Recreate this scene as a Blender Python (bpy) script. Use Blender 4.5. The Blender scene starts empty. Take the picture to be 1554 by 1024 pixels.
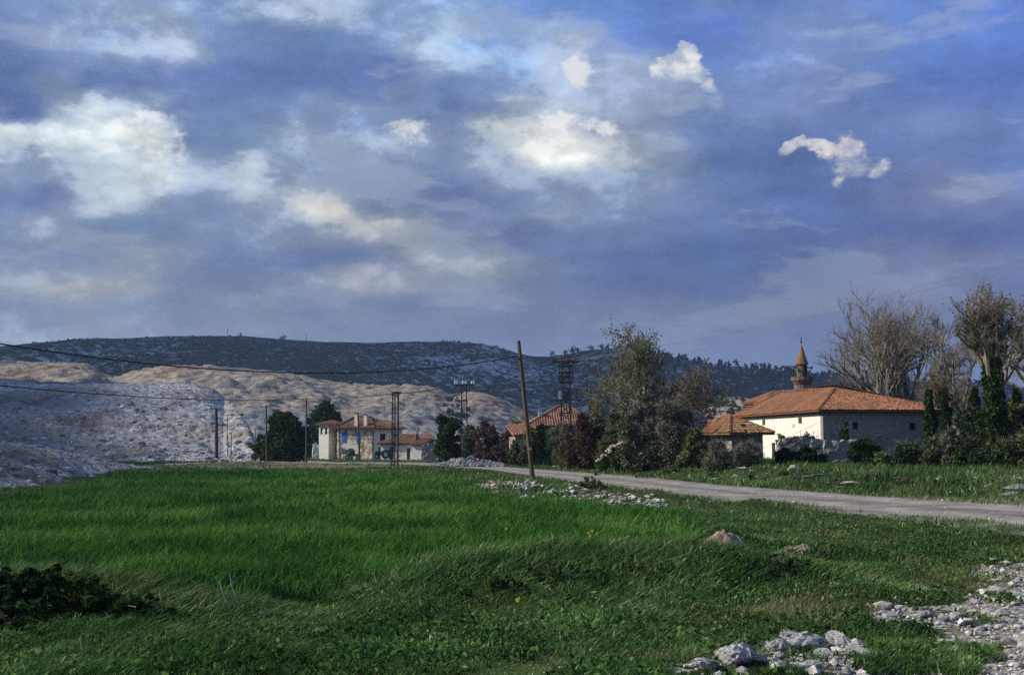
import bpy, bmesh, math, random
import numpy as np
from mathutils import Vector, Matrix

random.seed(7)
RNG = np.random.default_rng(7)
PI = math.pi
sc = bpy.context.scene
COL = sc.collection

# ---------------------------------------------------------------- camera maths
F_PX, CX, CY, HZ, CAM_H = 1700.0, 777.0, 512.0, 670.0, 2.5
TH = math.atan((HZ - CY) / F_PX)
CT, ST = math.cos(TH), math.sin(TH)

def ray(px, py):
    a, b = px - CX, CY - py
    return (a, F_PX * CT - ST * b, F_PX * ST + CT * b)

def gp(px, py, z=0.0):                     # point of the photograph on a level z
    d = ray(px, py); t = (z - CAM_H) / d[2]
    return (d[0] * t, d[1] * t)

def dp(px, py, Y):                         # point of the photograph at world depth Y
    d = ray(px, py); t = Y / d[1]
    return (d[0] * t, Y, CAM_H + d[2] * t)

def zat(py, Y): return dp(CX, py, Y)[2]
def xat(px, py, Y): return dp(px, py, Y)[0]

# ---------------------------------------------------------------- noise in numpy
def _hash(ix, iy, seed):
    h = (ix.astype(np.int64) * 374761393 + iy.astype(np.int64) * 668265263 + seed * 974711) & 0xffffffff
    h = ((h ^ (h >> 13)) * 1274126177) & 0xffffffff
    return ((h ^ (h >> 16)) & 0xffff) / 65535.0

def vnoise(x, y, seed=0):
    x = np.asarray(x, float); y = np.asarray(y, float)
    ix, iy = np.floor(x), np.floor(y); fx, fy = x - ix, y - iy
    fx = fx * fx * (3 - 2 * fx); fy = fy * fy * (3 - 2 * fy)
    ix = ix.astype(np.int64); iy = iy.astype(np.int64)
    a = _hash(ix, iy, seed); b = _hash(ix + 1, iy, seed)
    c = _hash(ix, iy + 1, seed); d = _hash(ix + 1, iy + 1, seed)
    return (a + (b - a) * fx) * (1 - fy) + (c + (d - c) * fx) * fy

def fbm(x, y, scale=1.0, octv=4, seed=0, gain=0.5):
    x = np.asarray(x, float) / scale; y = np.asarray(y, float) / scale
    s = 0; a = 1; n = 0
    for k in range(octv):
        s = s + a * (vnoise(x, y, seed + k * 17) * 2 - 1); n += a
        a *= gain; x = x * 2.03 + 5.1; y = y * 2.03 + 9.7
    return s / n

def sstep(a, b, x):
    t = np.clip((np.asarray(x, float) - a) / (b - a), 0, 1)
    return t * t * (3 - 2 * t)

# ---------------------------------------------------------------- tagging
def tag(o, label=None, cat=None, group=None, kind=None):
    if label: o['label'] = label
    if cat: o['category'] = cat
    if group: o['group'] = group
    if kind: o['kind'] = kind
    return o

def thing(name, label, cat, loc=(0, 0, 0), rotz=0.0, group=None):
    o = bpy.data.objects.new(name, None); COL.objects.link(o)
    o.empty_display_size = 0.3
    o.location = loc; o.rotation_euler = (0, 0, rotz)
    return tag(o, label, cat, group)

# ---------------------------------------------------------------- mesh builder
class MB:
    def __init__(s):
        s.v = []; s.f3 = []; s.f4 = []; s.n = 0; s.r = []
    def add(s, v, f, rnd=None):
        v = np.asarray(v, float).reshape(-1, 3); f = np.asarray(f, dtype=np.int64)
        if f.size:
            (s.f3 if f.shape[1] == 3 else s.f4).append(f + s.n)
        s.v.append(v)
        if rnd is None: rnd = np.full(len(v), 0.5)
        elif np.isscalar(rnd): rnd = np.full(len(v), float(rnd))
        s.r.append(rnd); s.n += len(v)
        return s
    def more(s, f, off):                    # extra faces on vertices already added
        f = np.asarray(f, dtype=np.int64); (s.f3 if f.shape[1] == 3 else s.f4).append(f + off)
    def box(s, c, size, rz=0.0, rnd=None):
        x, y, z = [k / 2 for k in size]
        p = np.array([[-x,-y,-z],[x,-y,-z],[x,y,-z],[-x,y,-z],[-x,-y,z],[x,-y,z],[x,y,z],[-x,y,z]])
        if rz:
            cs, sn = math.cos(rz), math.sin(rz)
            p = np.stack([p[:,0]*cs - p[:,1]*sn, p[:,0]*sn + p[:,1]*cs, p[:,2]], 1)
        return s.add(p + np.array(c), [[0,3,2,1],[4,5,6,7],[0,1,5,4],[1,2,6,5],[2,3,7,6],[3,0,4,7]], rnd)
    def beam(s, a, b, w, h=None, rnd=None):
        h = h or w
        a = np.array(a, float); b = np.array(b, float); d = b - a; L = np.linalg.norm(d); d /= L
        up = np.array([0, 0, 1.0]) if abs(d[2]) < 0.95 else np.array([0, 1.0, 0])
        r = np.cross(d, up); r /= np.linalg.norm(r); u = np.cross(r, d)
        q = [(-w/2, -h/2), (w/2, -h/2), (w/2, h/2), (-w/2, h/2)]
        v = [a + r*i + u*j for i, j in q] + [b + r*i + u*j for i, j in q]
        return s.add(v, [[0,3,2,1],[4,5,6,7],[0,1,5,4],[1,2,6,5],[2,3,7,6],[3,0,4,7]], rnd)
    def tube(s, pts, rad, n=6, cap=True, rnd=None):
        pts = np.asarray(pts, float); m = len(pts)
        if np.isscalar(rad): rad = [rad] * m
        d = np.gradient(pts, axis=0); d /= (np.linalg.norm(d, axis=1, keepdims=True) + 1e-9)
        ref = np.array([0.31, 0.17, 0.93]) if abs(d[:, 2]).mean() < 0.9 else np.array([1.0, 0.1, 0])
        r = np.cross(d, ref); r /= (np.linalg.norm(r, axis=1, keepdims=True) + 1e-9); u = np.cross(d, r)
        an = np.arange(n) / n * 2 * PI
        v = (pts[:, None, :] + (r[:, None, :] * np.cos(an)[None, :, None] + u[:, None, :] * np.sin(an)[None, :, None])
             * np.asarray(rad, float)[:, None, None]).reshape(-1, 3)
        i = np.arange(m - 1)[:, None] * n; j = np.arange(n)[None, :]; k = (np.arange(n)[None, :] + 1) % n
        f = np.stack([i + j, i + k, i + n + k, i + n + j], -1).reshape(-1, 4)
        off = s.n; s.add(v, f, rnd)
        if cap and n >= 3:
            a = [[0, q + 1, q] for q in range(1, n - 1)]
            b = [[(m-1)*n, (m-1)*n + q, (m-1)*n + q + 1] for q in range(1, n - 1)]
            s.more(a + b, off)
        return s
    def lathe(s, c, prof, n=16, rnd=None):
        c = np.array(c, float); an = np.arange(n) / n * 2 * PI
        v = np.array([[c[0] + r*math.cos(a), c[1] + r*math.sin(a), c[2] + z] for r, z in prof for a in an])
        f = [[i*n + j, i*n + (j+1) % n, (i+1)*n + (j+1) % n, (i+1)*n + j] for i in range(len(prof)-1) for j in range(n)]
        off = s.n; s.add(v, f, rnd); m = len(prof) - 1
        s.more([[0, q+1, q] for q in range(1, n-1)] + [[m*n, m*n+q, m*n+q+1] for q in range(1, n-1)], off)
        return s
    def build(s, name, mat, parent=None, smooth=False, loc=None):
        me = bpy.data.meshes.new(name)
        v = np.concatenate(s.v).astype(np.float32)
        f3 = np.concatenate(s.f3) if s.f3 else np.zeros((0, 3), int)
        f4 = np.concatenate(s.f4) if s.f4 else np.zeros((0, 4), int)
        loops = np.concatenate([f3.ravel(), f4.ravel()]).astype(np.int32)
        n3, n4 = len(f3), len(f4)
        start = np.concatenate([np.arange(n3) * 3, n3 * 3 + np.arange(n4) * 4]).astype(np.int32)
        me.vertices.add(len(v)); me.vertices.foreach_set('co', v.ravel())
        me.loops.add(len(loops)); me.loops.foreach_set('vertex_index', loops)
        me.polygons.add(n3 + n4); me.polygons.foreach_set('loop_start', start)
        me.update(calc_edges=True)
        me.polygons.foreach_set('use_smooth', np.full(n3 + n4, bool(smooth)))
        at = me.attributes.new('rnd', 'FLOAT', 'POINT')
        at.data.foreach_set('value', np.concatenate(s.r).astype(np.float32))
        me.validate()
        if mat: me.materials.append(mat)
        o = bpy.data.objects.new(name, me); COL.objects.link(o)
        if parent: o.parent = parent
        if loc is not None: o.location = loc
        return o

def copy_obj(o, loc=None, rot=None, scale=None, parent=None):
    c = o.copy(); COL.objects.link(c)
    if loc is not None: c.location = loc
    if rot is not None: c.rotation_euler = rot
    if scale is not None: c.scale = scale
    if parent is not None: c.parent = parent
    return c

# ---------------------------------------------------------------- materials
class NT:
    def __init__(s, nt): s.t = nt
    def n(s, typ, **kw):
        nd = s.t.nodes.new(typ)
        for k, v in kw.items():
            if k in ('ins',):
                for a, b in v.items():
                    sock = nd.inputs[a]
                    if hasattr(b, 'is_output') or isinstance(b, bpy.types.NodeSocket): s.t.links.new(b, sock)
                    else: sock.default_value = b
            else: setattr(nd, k, v)
        return nd
    def math(s, op, a, b=0.0, c=0.0, clamp=False):
        nd = s.t.nodes.new('ShaderNodeMath'); nd.operation = op; nd.use_clamp = clamp
        for i, q in enumerate((a, b, c)):
            if isinstance(q, bpy.types.NodeSocket): s.t.links.new(q, nd.inputs[i])
            else: nd.inputs[i].default_value = q
        return nd.outputs[0]
    def mix(s, f, a, b, blend='MIX'):
        nd = s.t.nodes.new('ShaderNodeMix'); nd.data_type = 'RGBA'; nd.blend_type = blend
        for i, q in ((0, f), (6, a), (7, b)):
            if isinstance(q, bpy.types.NodeSocket): s.t.links.new(q, nd.inputs[i])
            elif i == 0: nd.inputs[0].default_value = q
            else: nd.inputs[i].default_value = (*q[:3], 1)
        return nd.outputs[2]
    def ramp(s, fac, stops, interp='LINEAR'):
        nd = s.t.nodes.new('ShaderNodeValToRGB'); cr = nd.color_ramp; cr.interpolation = interp
        while len(cr.elements) > 1: cr.elements.remove(cr.elements[-1])
        for i, (p, c) in enumerate(stops):
            e = cr.elements[0] if i == 0 else cr.elements.new(p)
            e.position = p
            e.color = (c, c, c, 1) if np.isscalar(c) else (*c[:3], 1)
        if isinstance(fac, bpy.types.NodeSocket): s.t.links.new(fac, nd.inputs[0])
        return nd.outputs[0]
    def noise(s, vec, scale, detail=5, rough=0.55, dist=0.0, dim='3D'):
        nd = s.t.nodes.new('ShaderNodeTexNoise'); nd.noise_dimensions = dim
        if vec is not None: s.t.links.new(vec, nd.inputs['Vector'])
        nd.inputs['Scale'].default_value = scale; nd.inputs['Detail'].default_value = detail
        nd.inputs['Roughness'].default_value = rough; nd.inputs['Distortion'].default_value = dist
        return nd
    def mapping(s, vec, scale=(1, 1, 1), loc=(0, 0, 0), rot=(0, 0, 0)):
        nd = s.t.nodes.new('ShaderNodeMapping')
        nd.inputs['Scale'].default_value = scale; nd.inputs['Location'].default_value = loc
        nd.inputs['Rotation'].default_value = rot
        s.t.links.new(vec, nd.inputs['Vector']); return nd.outputs[0]

def new_mat(name):
    m = bpy.data.materials.new(name); m.use_nodes = True
    nt = m.node_tree; nt.nodes.clear()
    N = NT(nt); out = N.n('ShaderNodeOutputMaterial')
    return m, N, out

def finish(N, out, col, rough=0.9, bump=None, bstr=0.3, bdist=0.05, spec=0.2, metal=0.0):
    b = N.n('ShaderNodeBsdfPrincipled')
    if isinstance(col, bpy.types.NodeSocket): N.t.links.new(col, b.inputs['Base Color'])
    else: b.inputs['Base Color'].default_value = (*col, 1)
    b.inputs['Roughness'].default_value = rough; b.inputs['Metallic'].default_value = metal
    b.inputs['Specular IOR Level'].default_value = spec
    if bump is not None:
        bn = N.n('ShaderNodeBump'); bn.inputs['Strength'].default_value = bstr; bn.inputs['Distance'].default_value = bdist
        N.t.links.new(bump, bn.inputs['Height']); N.t.links.new(bn.outputs[0], b.inputs['Normal'])
    N.t.links.new(b.outputs[0], out.inputs['Surface']); return b

def coords(N, kind='Object'):
    if kind == 'World': return N.n('ShaderNodeNewGeometry').outputs['Position']
    return N.n('ShaderNodeTexCoord').outputs[kind]

def noisy(name, cols, scale, rough=0.9, bstr=0.4, bdist=0.05, space='Object', stretch=(1, 1, 1), detail=6, spread=0.18, bscale=None, rndamt=0.0, spec=0.2):
    """mix of the given colours through fractal noise, with bump"""
    m, N, out = new_mat(name)
    v = N.mapping(coords(N, space), stretch)
    nz = N.noise(v, scale, detail, 0.6)
    k = len(cols); stops = [(0.5 + spread * (2 * i / (k - 1) - 1), c) for i, c in enumerate(cols)]
    c = N.ramp(nz.outputs[0], stops)
    if rndamt:
        at = N.n('ShaderNodeAttribute', attribute_name='rnd').outputs['Fac']
        f = N.math('MULTIPLY_ADD', at, 2 * rndamt, 1 - rndamt)
        c = N.mix(1.0, c, f, 'MULTIPLY')
    nb = N.noise(v, bscale or scale * 3, 6, 0.65)
    finish(N, out, c, rough, nb.outputs[0], bstr, bdist, spec)
    return m

def foliage(name, cols, trans=0.25, nscale=0.8):
    m, N, out = new_mat(name)
    at = N.n('ShaderNodeAttribute', attribute_name='rnd').outputs['Fac']
    k = len(cols)
    c = N.ramp(at, [(i / (k - 1), q) for i, q in enumerate(cols)])
    nz = N.noise(coords(N, 'World'), nscale, 3, 0.6)
    c = N.mix(1.0, c, N.ramp(nz.outputs[0], [(0.3, 0.7), (0.7, 1.3)]), 'MULTIPLY')
    d = N.n('ShaderNodeBsdfDiffuse'); N.t.links.new(c, d.inputs[0])
    t = N.n('ShaderNodeBsdfTranslucent'); N.t.links.new(c, t.inputs[0])
    mx = N.n('ShaderNodeMixShader'); mx.inputs[0].default_value = trans
    N.t.links.new(d.outputs[0], mx.inputs[1]); N.t.links.new(t.outputs[0], mx.inputs[2])
    N.t.links.new(mx.outputs[0], out.inputs['Surface']); return m

MT = {}
MT['limestone'] = noisy('limestone', [(0.16,0.145,0.12), (0.38,0.355,0.31), (0.66,0.63,0.56)], 3.0, bstr=0.6, bdist=0.06)
MT['limestone_warm'] = noisy('warm_limestone', [(0.20,0.15,0.10), (0.42,0.35,0.26), (0.66,0.58,0.45)], 2.5, bstr=0.6, bdist=0.05)
MT['near_rock'] = noisy('weathered_limestone', [(0.20,0.19,0.175), (0.52,0.51,0.48), (0.78,0.77,0.73)], 7.0, bstr=1.0, bdist=0.04, detail=9, spread=0.15)
MT['grey_stone'] = noisy('grey_stone', [(0.07,0.07,0.075), (0.17,0.17,0.175), (0.34,0.33,0.32)], 2.0, bstr=0.6, bdist=0.06)
MT['bark'] = noisy('bark', [(0.05,0.045,0.035), (0.11,0.095,0.075), (0.20,0.18,0.15)], 4.0, stretch=(1, 1, 0.25), bstr=0.6)
MT['twig'] = noisy('twig', [(0.13,0.115,0.085), (0.21,0.185,0.14), (0.31,0.275,0.21)], 0.6, bstr=0.0)
MT['twig_red'] = noisy('red_twig', [(0.08,0.035,0.028), (0.14,0.065,0.05), (0.20,0.10,0.07)], 0.8, bstr=0.0)
MT['pole_wood'] = noisy('weathered_pole', [(0.045,0.032,0.02), (0.10,0.072,0.04), (0.17,0.125,0.07)], 5.0, stretch=(1, 1, 0.08), bstr=0.6, bdist=0.02)
MT['steel'] = noisy('dark_steel', [(0.03,0.028,0.027), (0.07,0.06,0.055), (0.13,0.10,0.08)], 3.0, rough=0.7, bstr=0.1)
MT['ceramic'] = noisy('insulator_ceramic', [(0.5,0.5,0.5), (0.65,0.65,0.65), (0.8,0.8,0.8)], 3.0, rough=0.3, bstr=0.0)
MT['dark_ceramic'] = noisy('brown_ceramic', [(0.03,0.02,0.018), (0.05,0.035,0.03), (0.08,0.05,0.04)], 3.0, rough=0.3, bstr=0.0)
MT['cable'] = noisy('cable', [(0.012,0.012,0.014), (0.018,0.018,0.02), (0.025,0.025,0.03)], 1.0, rough=0.6, bstr=0.0)
MT['thin_cable'] = noisy('thin_wire', [(0.16,0.16,0.18), (0.18,0.18,0.2), (0.2,0.2,0.22)], 1.0, rough=0.6, bstr=0.0)
MT['blue_paint'] = noisy('blue_paint', [(0.02,0.07,0.32), (0.035,0.12,0.50), (0.07,0.20,0.60)], 2.0, rough=0.6, bstr=0.1)
MT['dark_gap'] = noisy('dark_interior', [(0.010,0.010,0.012), (0.02,0.018,0.018), (0.035,0.03,0.028)], 1.0, bstr=0.0)
MT['old_wood'] = noisy('old_wood', [(0.05,0.04,0.03), (0.12,0.095,0.07), (0.20,0.17,0.13)], 3.0, stretch=(1, 1, 0.2), bstr=0.5)
MT['rubber'] = noisy('rubber', [(0.012,0.012,0.013), (0.02,0.02,0.02), (0.035,0.033,0.03)], 3.0, bstr=0.1)
MT['vehicle_paint'] = noisy('dull_vehicle_paint', [(0.03,0.035,0.04), (0.06,0.065,0.07), (0.10,0.10,0.095)], 1.5, rough=0.5, bstr=0.0)
MT['trailer_paint'] = noisy('trailer_boards', [(0.10,0.13,0.11), (0.17,0.21,0.18), (0.26,0.29,0.25)], 1.5, rough=0.7, bstr=0.1)
MT['pale_metal'] = noisy('pale_sheet_metal', [(0.35,0.35,0.36), (0.5,0.5,0.5), (0.65,0.65,0.64)], 1.5, rough=0.5, bstr=0.0)
MT['flower'] = noisy('yellow_petal', [(0.55,0.45,0.02), (0.65,0.55,0.03), (0.75,0.62,0.05)], 9.0, bstr=0.0)
MT['dry_stalk'] = noisy('dry_stalk', [(0.14,0.15,0.10), (0.21,0.22,0.15), (0.30,0.30,0.22)], 9.0, bstr=0.2)
MT['earth'] = noisy('dug_earth', [(0.12,0.085,0.06), (0.27,0.20,0.145), (0.42,0.34,0.27)], 2.2, bstr=0.9, bdist=0.08, bscale=9)

def wall_mat(name, base, patch, dark, scale=0.9, patch_at=0.55, stone=True):
    """old wall: plaster over rubble, patchy"""
    m, N, out = new_mat(name)
    v = coords(N, 'Object')
    vo = N.n('ShaderNodeTexVoronoi', feature='F1'); vo.inputs['Scale'].default_value = 3.2
    N.t.links.new(N.mapping(v, (1, 1, 1.7)), vo.inputs['Vector'])
    stonec = N.ramp(N.n('ShaderNodeSeparateColor', ins={0: vo.outputs['Color']}).outputs[0], [(0, dark), (0.5, patch), (1, [min(1, q*1.35) for q in patch])])
    ve = N.n('ShaderNodeTexVoronoi', feature='DISTANCE_TO_EDGE'); ve.inputs['Scale'].default_value = 3.2
    N.t.links.new(N.mapping(v, (1, 1, 1.7)), ve.inputs['Vector'])
    joint = N.ramp(ve.outputs['Distance'], [(0.0, 0.0), (0.07, 1.0)])
    stonec = N.mix(joint, [q * 0.5 for q in dark], stonec)
    n1 = N.noise(v, scale, 6, 0.62)
    msk = N.ramp(n1.outputs[0], [(patch_at - 0.03, 0.0), (patch_at + 0.03, 1.0)])
    n2 = N.noise(v, 2.5, 6, 0.6)
    pl = N.mix(1.0, base, N.ramp(n2.outputs[0], [(0.3, 0.8), (0.7, 1.08)]), 'MULTIPLY')
    col = N.mix(msk, pl, stonec) if stone else pl
    finish(N, out, col, 0.92, N.math('ADD', ve.outputs['Distance'], n2.outputs[0]), 0.5, 0.04)
    return m

MT['plaster'] = wall_mat('cream_plaster', (0.79,0.76,0.66), (0.42,0.36,0.26), (0.15,0.12,0.09), 0.6, 0.63)
MT['house_wall'] = wall_mat('patched_plaster', (0.66,0.62,0.52), (0.42,0.33,0.22), (0.13,0.10,0.07), 0.7, 0.5)
MT['white_wash'] = wall_mat('whitewash', (0.70,0.68,0.58), (0.5,0.44,0.35), (0.2,0.17,0.13), 0.5, 0.62)
MT['rubble_wall'] = wall_mat('rubble_masonry', (0.30,0.27,0.22), (0.30,0.27,0.23), (0.10,0.09,0.08), 0.5, 0.42)
MT['mosque_stone'] = wall_mat('coursed_stone', (0.27,0.245,0.225), (0.30,0.275,0.25), (0.17,0.155,0.145), 0.35, 0.5)
MT['minaret_stone'] = noisy('minaret_stone', [(0.07,0.058,0.042), (0.13,0.107,0.077), (0.21,0.17,0.125)], 1.6, bstr=0.5)
MT['minaret_plaster'] = noisy('minaret_plaster', [(0.10,0.092,0.08), (0.17,0.155,0.135), (0.26,0.235,0.20)], 1.2, bstr=0.3)
MT['brick_band'] = noisy('brick_band', [(0.09,0.06,0.05), (0.15,0.10,0.08), (0.23,0.165,0.13)], 2.5, bstr=0.4)

def tile_mat(name, cols, moss=0.0):
    m, N, out = new_mat(name)
    at = N.n('ShaderNodeAttribute', attribute_name='rnd').outputs['Fac']
    k = len(cols)
    c = N.ramp(at, [(i / (k - 1), q) for i, q in enumerate(cols)])
    nz = N.noise(coords(N, 'Object'), 0.45, 6, 0.65)
    c = N.mix(N.ramp(nz.outputs[0], [(0.45, 0.0), (0.63, 0.75)]), c, (0.13, 0.085, 0.055))
    if moss:
        n2 = N.noise(coords(N, 'Object'), 0.9, 5, 0.6)
        c = N.mix(N.ramp(n2.outputs[0], [(0.5, 0.0), (0.62, moss)]), c, (0.20, 0.17, 0.07))
    n3 = N.noise(coords(N, 'Object'), 9, 4, 0.6)
    finish(N, out, c, 0.88, n3.outputs[0], 0.3, 0.02)
    return m
MT['tiles'] = tile_mat('terracotta_tiles', [(0.15,0.06,0.032), (0.25,0.10,0.048), (0.33,0.142,0.068), (0.27,0.145,0.085)])
MT['tiles_old'] = tile_mat('old_terracotta_tiles', [(0.16,0.068,0.045), (0.25,0.105,0.065), (0.30,0.145,0.09), (0.23,0.15,0.11)], 0.4)
MT['tiles_hut'] = tile_mat('broken_terracotta_tiles', [(0.13,0.055,0.03), (0.27,0.105,0.048), (0.36,0.165,0.08), (0.27,0.17,0.105)], 0.6)
MT['tiles_cone'] = tile_mat('rusty_cone_tiles', [(0.17,0.07,0.03), (0.26,0.115,0.045), (0.27,0.16,0.065)], 0.7)

MT['leaf_dark'] = foliage('dark_evergreen_leaf', [(0.010,0.022,0.008), (0.028,0.055,0.016), (0.065,0.11,0.03)])
MT['leaf_mid'] = foliage('green_shrub_leaf', [(0.028,0.045,0.018), (0.07,0.105,0.038), (0.15,0.20,0.07)])
MT['leaf_grey'] = foliage('grey_green_leaf', [(0.04,0.048,0.03), (0.10,0.115,0.065), (0.19,0.205,0.12)])
MT['leaf_olive'] = foliage('young_olive_leaf', [(0.06,0.07,0.03), (0.12,0.135,0.055), (0.20,0.21,0.095)], 0.4)
MT['leaf_brown'] = foliage('brown_bud', [(0.05,0.035,0.02), (0.10,0.08,0.04), (0.16,0.13,0.07)], 0.3)
MT['leaf_red'] = foliage('red_brown_leaf', [(0.045,0.028,0.022), (0.10,0.062,0.048), (0.17,0.115,0.085)], 0.3)
MT['leaf_ivy'] = foliage('ivy_leaf', [(0.012,0.03,0.008), (0.03,0.065,0.015), (0.07,0.11,0.03)])
MT['pine'] = foliage('pine_needles', [(0.008,0.016,0.010), (0.018,0.032,0.018), (0.035,0.055,0.028)], 0.0, 0.05)
MT['leaf_weed'] = foliage('dark_weed_leaf', [(0.010,0.028,0.010), (0.028,0.066,0.020), (0.07,0.13,0.04)], 0.25)
MT['leaf_bud'] = foliage('bud_and_catkin', [(0.07,0.055,0.03), (0.14,0.115,0.06), (0.21,0.18,0.09)], 0.4)
MT['crop'] = foliage('green_crop_blade', [(0.026,0.078,0.016), (0.058,0.158,0.029), (0.125,0.255,0.055)], 0.35, 0.18)
MT['weed'] = foliage('weed_blade', [(0.016,0.045,0.014), (0.055,0.122,0.032), (0.135,0.21,0.065), (0.42,0.46,0.27)], 0.3, 0.5)
MT['dry_grass'] = foliage('dry_grass_blade', [(0.045,0.065,0.018), (0.10,0.10,0.038), (0.18,0.145,0.07), (0.32,0.27,0.15)], 0.3, 0.3)

# ---------------------------------------------------------------- terrain
ROAD_FAR = [(560,697),(640,700),(725,705.5),(800,711),(960,722),(1085,735),(1200,744),(1400,755),(1554,762),(1750,770),(1950,779)]
ROAD_NEAR = [(560,703),(640,706),(745,713),(860,730),(965,745),(1030,753),(1130,765),(1250,777),(1330,786),(1450,799),(1554,814),(1750,846),(1950,880)]
RF = np.array([gp(*p) for p in ROAD_FAR]); RN = np.array([gp(*p) for p in ROAD_NEAR])
def resample(P, n):
    d = np.r_[0, np.cumsum(np.linalg.norm(np.diff(P, axis=0), axis=1))]; t = np.linspace(0, d[-1], n)
    return np.stack([np.interp(t, d, P[:, 0]), np.interp(t, d, P[:, 1])], 1)
RFs, RNs = resample(RF, 90), resample(RN, 90)
RC = (RFs + RNs) / 2

def road_dist(x, y):
    """signed distance to the road's centre line, + on its far right side, and its half width there"""
    x = np.asarray(x, float); y = np.asarray(y, float); shp = x.shape
    x = x.ravel(); y = y.ravel()
    best = np.full(x.shape, 1e9); sg = np.ones_like(best); hw = np.full(x.shape, 2.5)
    W = np.linalg.norm(RFs - RNs, axis=1) / 2
    for i in range(0, 89, 2):
        a = RC[i]; b = RC[min(i + 2, 89)]; d = b - a; L2 = d @ d + 1e-9
        t = np.clip(((x - a[0]) * d[0] + (y - a[1]) * d[1]) / L2, 0, 1)
        dx = x - a[0] - t * d[0]; dy = y - a[1] - t * d[1]; q = np.hypot(dx, dy)
        m = q < best
        best[m] = q[m]; sg[m] = np.sign(d[0] * dy - d[1] * dx)[m]; hw[m] = min(W[i], 4.0)
    return (best * sg).reshape(shp), hw.reshape(shp)

# humps of the ground: photo x, photo y of the foot, height, half width across, half depth
HUMPS = [(900,742,0.55,1.5,1.4),(1150,772,0.40,1.5,1.2),(1000,765,0.35,1.4,1.2),(870,752,0.40,2.0,1.5),(930,758,0.40,2.0,1.3),
         (790,745,0.45,2.0,1.6),(745,742,0.40,1.8,1.6),(960,764,0.35,1.6,1.2),(600,748,0.45,2.2,2.5),(1040,770,0.25,1.0,1.0),(1250,790,0.12,2.0,0.8),
         (850,885,0.42,2.6,1.6),(1100,890,0.30,2.4,1.5),(680,905,0.25,1.6,1.5),(1200,850,0.22,2.2,1.4),(1095,850,0.42,0.7,0.8),
         (60,935,0.45,3.0,1.6),(1180,1020,0.12,0.9,0.5),(560,716,0.15,7,4),(470,716,0.12,8,4),(660,714,0.3,5,5),(1030,722,0.4,3,2),(1400,955,0.16,1.5,0.5)]
HG = [(*gp(a, b), h, rx, ry) for a, b, h, rx, ry in HUMPS]

def terrain(x, y):
    x = np.asarray(x, float); y = np.asarray(y, float)
    s, hw = road_dist(x, y)
    e = np.abs(s) - hw
    off = sstep(0.0, 3.0, e)
    z = -0.55 * sstep(112, 190, y)
    bank = 0.75 * sstep(0.5, 7.5, s * 1.0 - hw) * (1 - sstep(112, 135, y)) * sstep(4, 12, x)
    z = z + bank
    n = 0.16 * fbm(x, y, 7.0, 4, 3) + 0.09 * fbm(x, y, 1.7, 3, 8)
    z = z + n * off * (1 - sstep(250, 400, y) * 0.0)
    for hx, hy, h, rx, ry in HG:
        r2 = ((x - hx) / rx) ** 2 + ((y - hy) / ry) ** 2
        z = z + h * np.exp(-r2 * 1.2) * (0.35 + 0.65 * off) * (e > -0.5)
    return z

def tz(x, y): return float(terrain(np.array([x]), np.array([y]))[0])

def gpt(px, py):                              # where the photo's line of sight first meets the real terrain
    d = np.array(ray(px, py)); t = np.geomspace(6, 260, 900) / d[1]
    P = d[None] * t[:, None]; P[:, 2] += CAM_H
    k = np.argmax(P[:, 2] < terrain(P[:, 0], P[:, 1])); k = max(k, 1)
    return tuple(float(q) for q in (P[k - 1] + P[k]) / 2)

def inpoly(x, y, P):
    x = np.asarray(x, float); y = np.asarray(y, float); r = np.zeros(x.shape, bool); n = len(P)
    for i in range(n):
        x1, y1 = P[i]; x2, y2 = P[(i + 1) % n]
        c = ((y1 > y) != (y2 > y)) & (x < (x2 - x1) * (y - y1) / (y2 - y1 + 1e-12) + x1)
        r ^= c
    return r

def to_px(x, y, z=0.0):
    d = y * CT + (z - CAM_H) * ST; u = -y * ST + (z - CAM_H) * CT
    return CX + F_PX * x / d, CY - F_PX * u / d

FIELD_PX = [(-500,778),(-100,765),(0,755),(100,742),(200,719),(300,714),(450,716),(560,720),(640,724),(700,732),(750,760),(870,768),(960,775),
            (1045,782),(1065,812),(1030,842),(960,836),(830,842),(740,856),(640,885),(560,908),(420,922),(300,928),(200,898),(100,884),(-100,876),(-500,872)]
GRAVEL_PX = [(2100,815),(1640,825),(1554,845),(1490,868),(1500,893),(1425,915),(1345,930),(1340,950),(1470,958),(1455,980),(1350,992),(1290,1012),(1180,1040),(1150,1100),(2300,1100)]
TRACK_PX = [(240,706),(300,699),(380,694),(470,695.5),(560,697),(640,698),(735,705.5),(735,709.5),(640,703.5),(560,703),(470,700.5),(380,697.5),(300,702)]
DIRT_PX = [(180,712),(230,703),(300,699),(400,696),(700,697),(690,704),(560,710),(450,712),(300,708)]

def edge_mask(x, y, poly, wob=10.0, seed=1):
    """polygon on the ground plane with a ragged edge"""
    px, py = to_px(x, y)
    k = np.clip((py - HZ) / 250, 0.08, 1.4)
    px = px + wob * 2.0 * k * fbm(x, y, 1.6, 3, seed); py = py + wob * k * fbm(x, y, 1.3, 3, seed + 5)
    return inpoly(px, py, poly) & (y > 0)

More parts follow.
